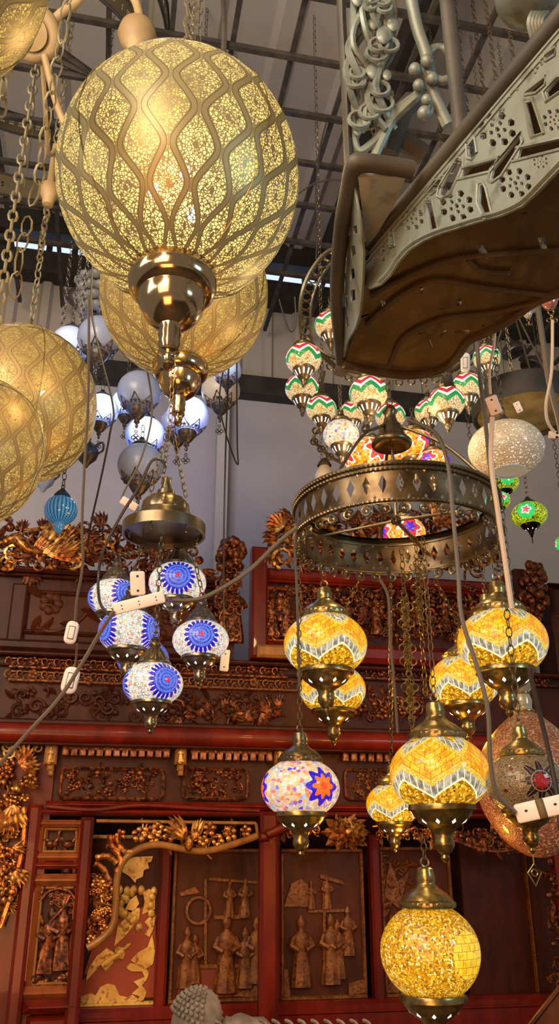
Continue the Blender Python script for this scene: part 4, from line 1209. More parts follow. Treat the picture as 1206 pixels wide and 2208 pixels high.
# ------------------------------------------------------------------ right-hand hanging things
def right_side():
    # white crackle globe
    d = 2.35; c = P(1092, 968, d); R = 81*d/FPX
    root = empty('globe_pendant_lamp', c, 0, R); tag(root, 'white crackle glass globe, unlit, open at its base, below the mottled dish', 'lamp')
    b = .74; n = 24; p0, p1 = math.acos(.3), -math.acos(.44)
    mb = MB(); prof = [(math.cos(p0 + (p1-p0)*i/n), b*math.sin(p0 + (p1-p0)*i/n)) for i in range(n+1)]
    lathe(mb, prof[::-1], 48); mb.build('glass_globe', M['white_crackle'], root)
    z = -b*math.sin(math.acos(.44))
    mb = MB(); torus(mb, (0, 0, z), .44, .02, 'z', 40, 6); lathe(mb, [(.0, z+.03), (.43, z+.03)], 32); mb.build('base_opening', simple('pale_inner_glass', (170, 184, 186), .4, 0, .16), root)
    mb = MB(); zt = b*math.sin(p0); lathe(mb, [(.3, zt-.02), (.33, zt+.02), (.2, zt+.14), (.12, zt+.2), (.08, zt+.3), (0, zt+.3)], 24); mb.build('top_cap', M['pewter'], root)
    finish_chain(root, c + Vector((0, 0, (zt+.3)*R)), Vector((c.x, c.y, ZC-.03)), M['pewter'], .03, .002)
    # dish
    d = 2.75; c = P(1132, 893, d)
    root = empty('hanging_dish_lamp', c, 0); tag(root, 'round dark-rimmed hanging dish with a mottled beige underside', 'lamp')
    R = .165
    mb = MB(); lathe(mb, [(R*.93, -.0), (R, -.012), (R*1.03, .0), (R*1.03, .07), (R*.98, .075), (R*.98, .01)], 56); mb.build('dark_rim', M['steel_dark'], root)
    mb = MB(); lathe(mb, [(0, -.012), (R*.5, -.010), (R*.93, .002)], 48); mb.build('mottled_plate', M['alabaster'], root)
    mb = MB()
    for k in range(3):
        a = k*2*PI/3 + .4; tube(mb, [(R*math.cos(a), R*math.sin(a), .07), (0, 0, .45)], .003, 5)
    chain(mb, (0, 0, .45), (0, 0, ZC-.03-c.z), .03, .002); mb.build('chain', M['chain'], root)
    # bell shades
    for lb, px, py, dd, tilt in (('small dark metal bell shade by the corrugated sheet, left one', 1106, 752, 3.75, -.3), ('small dark metal bell shade by the corrugated sheet, tilted right one', 1152, 785, 3.75, .5)):
        c = P(px, py, dd); root = empty('bell_shade_lamp', c, 0); root.rotation_euler = (0, tilt, 0); tag(root, lb, 'lamp', 'small dark bell shades')
        mb = MB(); lathe(mb, [(r*1.25, z*1.25) for r, z in ((0, -.008), (.042, -.018), (.044, -.02), (.046, -.014), (.035, .01), (.02, .022), (.012, .03), (.01, .05), (0, .05))], 28); mb.build('bell_shade', M['pewter'], root)
        iv = Matrix.Rotation(-tilt, 3, 'Y')
        mb = MB(); tube(mb, [(0, 0, .045), iv @ Vector((0, 0, ZC - .03 - c.z))], .0022, 5); mb.build('cord', M['cord_dark'], root)
    # rose glass finial lamps at the right edge
    for lb, px, py, dd, s, in (('rose tinted glass lamp bottom with a ribbed finial, cut by the right edge', 1186, 655, 2.2, 1.0), ('small clear finial of a lamp just left of the rose tinted one', 1139, 680, 2.4, .6)):
        c = P(px, py, dd); root = empty('finial_pendant_lamp', c, 0, s); tag(root, lb, 'lamp')
        mb = MB(); lathe(mb, [(.0, -.018), (.012, -.014), (.02, .0), (.024, .02, .04), (.03, .022), (.05, .035), (.055, .045), (.04, .06), (.03, .09), (.012, .1), (0, .1)], 32, None, 16); mb.build('glass_bowl', M['pink_glass'] if s == 1 else M['glass_clear'], root)
        mb = MB(); torus(mb, (0, 0, -.026), .008, .0018, 'y', 10, 4); torus(mb, (0, 0, -.042), .007, .0018, 'x', 10, 4); torus(mb, (-.008, 0, -.052), .006, .0016, 'y', 10, 4); torus(mb, (.008, 0, -.052), .006, .0016, 'y', 10, 4); mb.build('drop_links', M['brass'], root)
        finish_chain(root, c + Vector((0, 0, .1*s)), Vector((c.x, c.y, ZC-.03)), M['chain'], .026, .0018)
    # peach crackle bottle lamp
    d = 2.2; c = P(1148, 1690, d); s = d/FPX
    root = empty('bottle_pendant_lamp', c, 0); tag(root, 'large peach crackle glass bottle lamp with a clear neck, behind the unlit star lamp', 'lamp')
    R = 118*s
    prof = [(.0, -1.25), (.25, -1.2), (.6, -.95), (.9, -.5), (1.0, -.05), (.97, .3), (.82, .65), (.55, .98), (.30, 1.2), (.18, 1.28)]
    pr = spline([(a, 0, z) for a, z in prof], 4)
    mb = MB(); lathe(mb, [(max(0, p.x)*R, p.z*R) for p in pr], 48); mb.build('glass_body', M['peach'], root)
    mb = MB(); lathe(mb, [(.18*R, 1.26*R), (.20*R, 1.31*R), (.15*R, 1.36*R), (.17*R, 1.5*R), (.13*R, 1.62*R), (.13*R, 1.66*R), (.19*R, 1.72*R), (.25*R, 1.86*R), (.24*R, 2.0*R), (.16*R, 2.14*R), (.05*R, 2.2*R), (0, 2.2*R)], 32); mb.build('clear_neck', M['glass_clear'], root)
    mb = MB(); torus(mb, (0, 0, 1.3*R), .19*R, .02*R, 'z', 24, 6); mb.build('neck_collar', M['brass'], root)
    mb = MB(); torus(mb, (0, 0, 1.64*R), .135*R, .02*R, 'z', 24, 6); mb.build('neck_collar', M['brass'], root)
    mb = MB(); chain(mb, (0, 0, 2.2*R), (0, 0, ZC-.03-c.z), .03, .002); mb.build('chain', M['chain'], root)
    # cyan ribbed glass lamp at left
    d = 2.9; c = P(131, 1100, d); R = 36*d/FPX
    root = empty('globe_pendant_lamp', c, 0, R); tag(root, 'small ribbed cyan glass globe lamp above the carved phoenix', 'lamp')
    mb = MB(); lathe(mb, [(math.cos(a), .92*math.sin(a)) for a in [-1.25 + 2.45*i/18 for i in range(19)]], 40); mb.build('glass_globe', M['cyan_glass'], root)
    mb = MB(); lathe(mb, [(.0, -1.5), (.12, -1.45), (.3, -1.2), (.34, -1.0), (.32, -.84)], 20); mb.build('glass_drop', M['cyan_glass'], root)
    mb = MB(); lathe(mb, [(.36, .84), (.5, .9), (.46, 1.0), (.3, 1.2), (.16, 1.34), (.1, 1.44), (0, 1.45)], 24); torus(mb, (0, 0, 1.55), .11, .03, 'y', 10, 5); mb.build('top_cap', M['pewter'], root)
    finish_chain(root, c + Vector((0, 0, 1.6*R)), Vector((c.x, c.y, ZC-.03)), M['pewter'], .03, .002)
    # white shell-like lamp and dark little lamps of the murky left background
    d = 3.9; c = P(205, 640, d); root = empty('petal_pendant_lamp', c, 0); tag(root, 'pale layered petal lamp above the opal globes, in shadow', 'lamp')
    for k in range(4):
        mb = MB()
        for j in range(9):
            a = 2*PI*(j + .5*(k % 2))/9; r = .095 - .012*k
            ball(mb, (r*math.cos(a)*.75, r*math.sin(a)*.75, .075 - .05*k), (.036, .036, .022), 8, 5)
        mb.build('petal_tier', M['petal'], root)
    mb = MB(); tube(mb, [(0, 0, -.1), (0, 0, ZC-.03-c.z)], .01, 6); mb.build('stem', M['pewter'], root)
    for lb, px, py, dd, r in (('dark little hanging lamp in shadow beside the pale petal lamp', 165, 640, 4.05, 22), ('dark twisted metal lamp in shadow above the cyan globe', 188, 975, 3.12, 26), ('small blue-grey glass lamp half hidden left of the cyan globe', 96, 1030, 3.5, 24)):
        c = P(px, py, dd); R = r*dd/FPX; root = empty('small_pendant_lamp', c, 0, R); tag(root, lb, 'lamp')
        mb = MB(); lathe(mb, [(0, -1.5), (.15, -1.4), (.3, -1.1), (.8, -.6), (1, 0), (.8, .5), (.4, .8), (.2, 1.1), (.25, 1.25), (.1, 1.4), (0, 1.42)], 20); mb.build('lamp_body', M['pewter'] if px != 96 else M['milk_off'], root)
        mb = MB()
        for sx in (-1, 1): tube(mb, spline([(sx*.6, 0, .6), (sx*1.2, 0, .9), (sx*1.3, 0, .2), (sx*.9, 0, -.2)], 4), .1, 5)
        mb.build('scroll_arm', M['pewter'], root)
        finish_chain(root, c + Vector((0, 0, 1.4*R)), Vector((c.x, c.y, ZC-.03)), M['pewter'], .034, .002)
    mb = MB(); c = P(700, 1022, 2.95)
    root = empty('vase_pendant_lamp', c, 0); tag(root, 'small white glass lamp behind the left of the pierced ring', 'lamp')
    lathe(mb, [(.0, -.04), (.03, -.035), (.036, -.01), (.022, .02), (.018, .03)], 24); mb.build('glass_globe', M['milk_cream'], root)
    mb = MB(); lathe(mb, [(.018, .028), (.026, .032), (.02, .045), (.008, .06), (0, .062)], 20); chain(mb, (-.01, 0, .06), (-.01, 0, .25), .02, .0014); chain(mb, (.01, 0, .06), (.01, 0, .25), .02, .0014)
    tube(mb, [(-.01, 0, .25), (.01, 0, .25)], .002, 5); chain(mb, (0, 0, .25), (0, 0, ZC-.03-c.z), .026, .0016); mb.build('cap_and_chain', M['bronze'], root)
right_side()
# ------------------------------------------------------------------ cords, switches and socket strips
def cord(label, pts, r=.0028, mat='cord', group=None, per=6):
    mb = MB(); tube(mb, spline([P(*p) for p in pts], per), r, 6)
    o = mb.build('power_cord', M[mat]); tag(o, label, 'cord', group); return o
cord('grey cord running diagonally from the pierced ring down to the left edge, upper half', [(640, 1138, 1.62), (600, 1170, 1.6), (540, 1228, 1.57), (490, 1262, 1.55), (440, 1288, 1.53), (402, 1295, 1.52), (372, 1294, 1.51)], .0040)
cord('grey cord running from the taped socket strip down to the left edge', [(246, 1318, 1.46), (215, 1365, 1.46), (180, 1425, 1.45), (128, 1505, 1.43), (60, 1580, 1.41), (-30, 1680, 1.39)], .0036)
cord('thin black cord looping in a V below the blue-lit globe', [(487, 640, 3.0), (486, 760, 3.0), (474, 850, 3.0), (478, 900, 3.0), (497, 965, 3.0), (513, 1002, 3.0), (512, 960, 3.0), (511, 840, 3.0), (511, 640, 3.0)], .0032, 'cord_dark')
cord('long thin dark cord hanging straight past the pale post', [(496, 500, 2.9), (494, 760, 2.9), (488, 930, 2.85), (484, 1100, 2.75), (482, 1290, 2.75), (484, 1402, 2.75)], .0034, 'cord_dark')
cord('thin cord hanging from above the opal globes to the left carved crest', [(200, 560, 2.2), (200, 690, 2.2), (243, 870, 2.2), (238, 930, 2.2), (216, 1040, 2.25), (198, 1120, 2.3), (188, 1180, 2.35)], .0028, 'cord_dark')
cord('pale cord hanging down to the upper white switch', [(192, 640, 1.75), (190, 860, 1.75), (182, 1010, 1.75), (177, 1130, 1.75), (178, 1220, 1.75), (166, 1290, 1.75), (162, 1338, 1.75)], .0030)
cord('short cord joining the two white switches', [(166, 1388, 1.75), (164, 1420, 1.76), (160, 1440, 1.76)], .0026)
cord('black cord curving from the bell canopy down behind the socket strip', [(357, 1010, 1.9), (348, 992, 1.9), (326, 996, 1.9), (300, 1050, 1.9), (262, 1110, 1.9), (222, 1190, 1.9), (212, 1250, 1.9), (216, 1300, 1.8), (236, 1326, 1.6)], .0034, 'cord_dark')
cord('thin beige cord drooping between the opal globes to a cream plug', [(318, 800, 2.6), (328, 870, 2.6), (322, 930, 2.6), (300, 1000, 2.6), (272, 1052, 2.6), (262, 1076, 2.6)], .0034, 'cord')
cord('thick grey cord looping over the ring rim down to the taped socket strip', [(880, 905, 1.72), (940, 935, 1.68), (966, 1000, 1.62), (976, 1100, 1.58), (988, 1230, 1.54), (996, 1330, 1.5), (1030, 1440, 1.46), (1052, 1530, 1.43), (1058, 1640, 1.41), (1072, 1710, 1.4), (1112, 1752, 1.4)], .0042)
cord('long taut pale cord slanting from the pink switch to the highest right yellow lamp', [(1062, 900, 1.6), (1060, 1000, 1.58), (1072, 1090, 1.56), (1088, 1200, 1.54), (1104, 1312, 1.52)], .0050, 'cord_white')
cord('grey cord slanting past the white crackle globe beside the pale one', [(1026, 700, 1.7), (1034, 800, 1.7), (1046, 900, 1.68), (1058, 1010, 1.66), (1076, 1110, 1.64)], .0046)
cord('pale cord above the pink switch', [(1070, 640, 1.62), (1066, 740, 1.62), (1056, 800, 1.61), (1058, 850, 1.6)], .0030, 'cord_white')
cord('brown rod-like cord at the right edge running down past the dish', [(1160, 660, 1.9), (1172, 740, 1.9), (1184, 820, 1.9), (1204, 900, 1.9), (1216, 960, 1.9)], .0064, 'cord')
cord('cream cord curling to the plug at the right edge', [(1192, 690, 1.8), (1190, 800, 1.8), (1178, 870, 1.8), (1182, 910, 1.8), (1196, 932, 1.8)], .0034, 'cord_white')
cord('dark cord hanging from the yellow lamps past the bottle neck to the right edge', [(1142, 1440, 1.55), (1152, 1490, 1.55), (1172, 1570, 1.55), (1190, 1650, 1.54), (1204, 1730, 1.52), (1210, 1790, 1.5)], .0046, 'cord_dark')
cord('grey cord hanging vertically inside the pierced ring past the left yellow lamp', [(640, 1135, 1.95), (636, 1180, 1.95), (640, 1260, 1.95), (643, 1360, 1.95), (646, 1480, 1.95)], .0034)
cord('grey cord behind the quatrefoil chain', [(820, 1250, 1.95), (838, 1290, 1.95), (842, 1380, 1.95), (850, 1470, 1.95), (858, 1580, 1.95)], .0036)
cord('thin cord dangling beside the roof mesh above the largest globe', [(478, -40, 3.2), (484, 40, 3.2), (482, 130, 3.2)], .012, 'cord')
cord('thin bent wire hanging against the roof mesh between the globes and the iron rail', [(705, 262, 3.2), (690, 320, 3.2), (682, 400, 3.2), (684, 490, 3.2), (682, 560, 3.2)], .0034, 'cord_dark')
cord('bent wire poking out horizontally beside the bent rail', [(640, 420, 2.6), (680, 395, 2.6), (720, 388, 2.6), (742, 390, 2.6)], .0030, 'cord_dark')
cord('loose thin wire curling under the roof rail beside the scroll arm', [(602, 645, 3.2), (612, 680, 3.2), (626, 714, 3.2), (638, 700, 3.2), (636, 640, 3.2)], .0030, 'cord_dark')
def facing(px, py, d, roll, yaw=0.0):
    c = P(px, py, d)
    f = (CAM - c).normalized(); r = Vector((0, 0, 1)).cross(f).normalized(); u = f.cross(r)
    Mx = Matrix(((r.x, -f.x, u.x, c.x), (r.y, -f.y, u.y, c.y), (r.z, -f.z, u.z, c.z), (0, 0, 0, 1)))
    return Mx @ Matrix.Rotation(yaw, 4, 'Z') @ Matrix.Rotation(roll, 4, 'Y')
def rbox(mb, c, s, r, n=4):
    """plate with rounded corners in x/z, softened front edge"""
    x, y, z = s[0]/2, s[1]/2, s[2]/2
    def loop(k, yy):
        pts = []
        for cx, cz, a0 in ((x-r, z-r, 0), (-x+r, z-r, PI/2), (-x+r, -z+r, PI), (x-r, -z+r, 1.5*PI)):
            for i in range(n+1):
                a = a0 + PI/2*i/n; pts.append((c[0] + cx + (r-k)*math.cos(a), c[1] + yy, c[2] + cz + (r-k)*math.sin(a)))
        return pts
    k = min(r*.5, y*.6)
    ls = [loop(k, -y), loop(k*.25, -y + k*.4), loop(0, -y + k), loop(0, y)]
    m = len(ls[0]); vs = [p for l in ls for p in l]; fs = [tuple(range(m)), tuple(range(3*m, 4*m))[::-1]]
    for i in range(3):
        for j in range(m):
            q = (j+1) % m; fs.append((i*m + q, i*m + j, (i+1)*m + j, (i+1)*m + q))
    mb.add(vs, fs)
def device(name, label, px, py, d, w, h, roll, mat, kind, cat, yaw=0.0, group=None):
    s = d/FPX; w, h = w*s, h*s
    root = empty(name, (0, 0, 0)); root.matrix_world = facing(px, py, d, roll, yaw)
    root.location = root.matrix_world.translation
    tag(root, label, cat, group)
    mb = MB(); rbox(mb, (0, 0, 0), (w, min(w, h)*.5, h), min(w, h)*(.42 if kind == 'rocker' else .16)); mb.build('body', M[mat], root, True)
    yf = -min(w, h)*.25
    if kind == 'rocker':
        mb = MB(); rbox(mb, (0, yf - .0008, 0), (w*.42, .004, h*.5), w*.05); mb.build('rocker', M[mat], root)
        mb = MB(); box(mb, (0, yf + .0001, 0), (w*.50, .0008, h*.56)); mb.build('rocker_gap', M['dark_hole'], root)
    elif kind == 'screws':
        for z in (-.3, .3): 
            mb = MB(); ball(mb, (0, yf, z*h), (w*.09, .0012, w*.09), 10, 4); mb.build('screw', M['dark_hole'], root)
    elif kind == 'sockets':
        n = max(2, int(w/h*.7))
        for k in range(n):
            x = (k + .5)/n*w - w/2
            for dz in (-.14, .14):
                mb = MB(); ball(mb, (x, yf, dz*h), (h*.06, .001, h*.06), 8, 4); mb.build('socket_hole', M['dark_hole'], root)
    elif kind == 'taped':
        mb = MB(); rbox(mb, (w*.02, -.001, 0), (w*.16, min(w, h)*.56, h*1.04), h*.1); mb.build('tape_band', M['wood_pale'] if False else M['iron_soffit'], root)
        for x in (-.28, .3):
            mb = MB(); ball(mb, (x*w, yf, .06*h), (h*.09, .001, h*.07), 8, 4); mb.build('socket_hole', M['dark_hole'], root)
    return root
SW = 'white inline cord switches'
device('inline_switch', 'white inline switch, upper of two hanging on the pale cord', 154, 1364, 1.75, 27, 50, .12, 'white_plastic', 'rocker', 'switch', 0, SW)
device('inline_switch', 'pinkish white inline switch, lower of two, over the gilt fretwork', 152, 1467, 1.75, 34, 58, .16, 'white_plastic', 'rocker', 'switch', 0, SW)
device('inline_switch', 'white inline switch tucked behind the right blue flower lamp', 485, 1424, 2.72, 19, 46, .08, 'white_plastic', 'screws', 'switch')
device('inline_switch', 'pink inline switch on the pale cord above the white crackle globe', 1065, 874, 1.6, 26, 42, -.25, 'pink_plastic', 'screws', 'switch')
device('inline_switch', 'white inline switch hanging under the iron edge among zigzag lamps', 1004, 782, 2.3, 20, 42, .1, 'white_plastic', 'rocker', 'switch')
device('cord_plug', 'grey and black plug standing out above the right zigzag lamps', 966, 818, 2.3, 22, 30, -.1, 'black', 'screws', 'plug')
device('cord_plug', 'small white plug in front of the mottled dish', 1118, 878, 2.2, 14, 24, -.3, 'white_plastic', 'screws', 'plug')
device('cord_plug', 'cream plug at the right edge on the curling cord', 1202, 938, 1.8, 36, 16, .2, 'white_plastic', 'screws', 'plug')
device('cord_plug', 'cream plug lying between the opal globes and the bell canopy', 278, 1086, 2.55, 38, 18, .45, 'pink_plastic', 'screws', 'plug')
device('socket_strip', 'pale socket strip lying across the blue flower lamps', 300, 1300, 1.48, 112, 26, -.30, 'white_plastic', 'sockets', 'socket strip')
device('cord_plug_adapter', 'beige plug standing in the pale socket strip', 297, 1258, 1.5, 32, 52, -.1, 'pink_plastic', 'screws', 'plug')
device('socket_strip', 'white socket strip bound with brown tape before the unlit star lamp', 1166, 1744, 1.4, 108, 40, -.20, 'white_plastic', 'taped', 'socket strip')
# ------------------------------------------------------------------ carved furniture along the wall
V0, U0 = 3.3, .75
BASE = Bp(U0, V0, 0)
class Furn:
    """everything local to a furniture root: x along the wall, y into the room's back, z up"""
    def __init__(s, name, label, cat, dv=0.0, zmin=None):
        s.dv = dv; s.zmin = zmin
        s.root = empty(name, Bp(U0, V0 + dv, 0), PSI); tag(s.root, label, cat)
    def q(s, px, py, off=0.0):
        u, z = onv(px, py, V0 + s.dv + off)
        return Vector((u - U0, off, z))
    def slab(s, mb, px0, py0, px1, py1, off, th, bev=0.0):
        a, b = s.q(px0, py0, off), s.q(px1, py1, off)
        if px1 - px0 > 400:                     # long members are level: take their height where it was read
            xr = 300 if px0 < 0 else (px0 + px1)/2 - 100
            a.z, b.z = s.q(xr, py0, off).z, s.q(xr, py1, off).z
        if s.zmin is not None and py1 > 1395: b.z = s.zmin
        box(mb, ((a.x+b.x)/2, off + th/2, (a.z+b.z)/2), (abs(b.x-a.x), th, abs(b.z-a.z)), None, bev)
        return (min(a.x, b.x), max(a.x, b.x), min(a.z, b.z), max(a.z, b.z))
    def frame(s, name, rect, off, w, th, mat, bev=.006, parent=None):
        x0, x1, z0, z1 = rect
        mb = MB()
        for c, sz in ((((x0+x1)/2, z0+w/2), (x1-x0, w)), (((x0+x1)/2, z1-w/2), (x1-x0, w)), ((x0+w/2, (z0+z1)/2), (w, z1-z0-2*w)), ((x1-w/2, (z0+z1)/2), (w, z1-z0-2*w))):
            box(mb, (c[0], off+th/2, c[1]), (sz[0], th, sz[1]), None, bev)
        return mb.build(name, M[mat], parent or s.root, False)
    def part(s, name, mat, mb, parent=None, smooth=True):
        return mb.build(name, M[mat] if isinstance(mat, str) else mat, parent or s.root, smooth)
# ---- carving vocabulary (x, z in the panel plane, y toward the viewer is negative)
def scroll(mb, x, y, z, r, ang, turns=1.3, th=.2, hand=1, sides=5):
    n = int(9*turns) + 4; pts, rr = [], []
    for i in range(n):
        t = i/(n-1); a = ang + hand*t*turns*2*PI; q = r*(1 - .82*t)
        pts.append((x + q*math.cos(a), y - r*.25*math.sin(t*PI), z + q*math.sin(a))); rr.append(r*th*(1 - .35*t))
    tube(mb, pts, rr, sides)
def leaf(mb, x, y, z, ang, L, w, h=None, curl=0.0):
    h = h or w*.5; n = 4; vs = [(x, y, z)]; fs = []
    for i in range(1, n):
        t = i/n; a = ang + curl*t
        cx, cz = x + L*t*math.cos(a), z + L*t*math.sin(a); ww = w*math.sin(PI*min(1, t*.9 + .08)); nx, nz = -math.sin(a), math.cos(a)
        vs += [(cx + nx*ww, y, cz + nz*ww), (cx, y - h*math.sin(PI*t), cz), (cx - nx*ww, y, cz - nz*ww)]
    a = ang + curl; vs.append((x + L*math.cos(a), y - h*.3, z + L*math.sin(a)))
    e = len(vs) - 1
    fs += [(0, 2, 1), (0, 3, 2)]
    for i in range(n-2):
        b = 1 + 3*i
        fs += [(b, b+1, b+4, b+3), (b+1, b+2, b+5, b+4)]
    b = 1 + 3*(n-2); fs += [(b, b+1, e), (b+1, b+2, e)]
    mb.add(vs, fs)
def flower(mb, x, y, z, r, n=5, rot=0.0):
    for k in range(n):
        a = rot + 2*PI*k/n
        ball(mb, (x + r*.58*math.cos(a), y, z + r*.58*math.sin(a)), (r*.40, r*.20, r*.40), 7, 4)
    ball(mb, (x, y - r*.10, z), (r*.20, r*.30, r*.20), 6, 4)
def feathers(mb, x, y, z, a0, a1, n, L, w):
    for k in range(n):
        t = k/max(1, n-1); leaf(mb, x, y - .004*(k % 2), z, a0 + (a1-a0)*t, L*(1 - .35*abs(t - .35)), w, None, .25)
def figure(mb, x, y, z, h, lean=0.0, s=None):
    """robed figure in relief, feet at z: one lathe body with folds, sleeves and head"""
    Mx = Matrix.Translation((x, y, z)) @ Matrix.Rotation(lean, 4, 'Y') @ Matrix.Diagonal((1, .6, 1, 1))
    prof = [(.0, 0), (.155, .0, .10), (.15, .10, .10), (.125, .3, .10), (.105, .48, .06), (.12, .56), (.135, .66), (.12, .74), (.05, .79), (.04, .82), (.065, .86), (.07, .91), (.055, .955), (.035, .98), (.03, 1.0), (.015, 1.012), (0, 1.012)]
    lathe(mb, [(p[0]*h, p[1]*h) + p[2:] for p in prof], 16, Mx, 8)
    for sg in (-1, 1):
        tube(mb, [Mx @ Vector(p) for p in ((sg*.11*h, 0, .70*h), (sg*.17*h, -.06*h, .58*h), (sg*.06*h, -.14*h, .52*h))], [.045*h, .055*h, .045*h], 6)
def inside(pt, poly):
    x, y = pt; c = False; n = len(poly)
    for i in range(n):
        x1, y1 = poly[i]; x2, y2 = poly[i-1]
        if (y1 > y) != (y2 > y) and x < (x2-x1)*(y-y1)/(y2-y1) + x1: c = not c
    return c
def fill(F, mb, poly, off, n, size, kinds, seed, jit=.012):
    """carved growth inside an outline given on the furniture plane"""
    rnd = random.Random(seed)
    L = [(lambda p: (p.x, p.z))(F.q(x, y, off)) for x, y in poly]
    xs, zs = [p[0] for p in L], [p[1] for p in L]
    k = tries = 0
    while k < n and tries < n*30:
        tries += 1
        x, z = rnd.uniform(min(xs), max(xs)), rnd.uniform(min(zs), max(zs))
        if not inside((x, z), L): continue
        k += 1
        s = size*rnd.uniform(.65, 1.35); y = off - rnd.uniform(0, jit); kd = rnd.choice(kinds); a = rnd.uniform(0, 2*PI)
        if kd == 's': scroll(mb, x, y, z, s, a, rnd.uniform(.9, 1.5), .22, rnd.choice((-1, 1)))
        elif kd == 'l': leaf(mb, x, y, z, a, s*2.2, s*.45, s*.5, rnd.uniform(-.8, .8))
        elif kd == 'f': flower(mb, x, y - .005, z, s, 5, a)
        elif kd == 'b': ball(mb, (x, y - .004, z), (s*.6, s*.45, s*.6), 7, 5)
        elif kd == 'w': feathers(mb, x, y, z, a, a + 1.2, 6, s*2.6, s*.3)
        elif kd == 't': tube(mb, spline([(x, y, z), (x + s*math.cos(a), y - .008, z + s*math.sin(a)), (x + 2*s*math.cos(a + .5), y, z + 2*s*math.sin(a + .5))], 4), s*.16, 5)
def relief(F, mb, pts, off, th):
    """low flat relief: outline given in order, front face toward the room"""
    P3 = [F.q(x, y, off) for x, y in pts]
    n = len(P3); area = sum(P3[i-1].x*P3[i].z - P3[i].x*P3[i-1].z for i in range(n))
    if area < 0: P3 = P3[::-1]
    cu = [(p.x, off - th, p.z) for p in P3] + [(p.x, off, p.z) for p in P3]
    fs = [tuple(range(n))] + [(i, i + n, (i+1) % n + n, (i+1) % n) for i in range(n)]
    mb.add(cu, fs)
def along(F, px_pts, off): return [F.q(x, y, off) for x, y in px_pts]
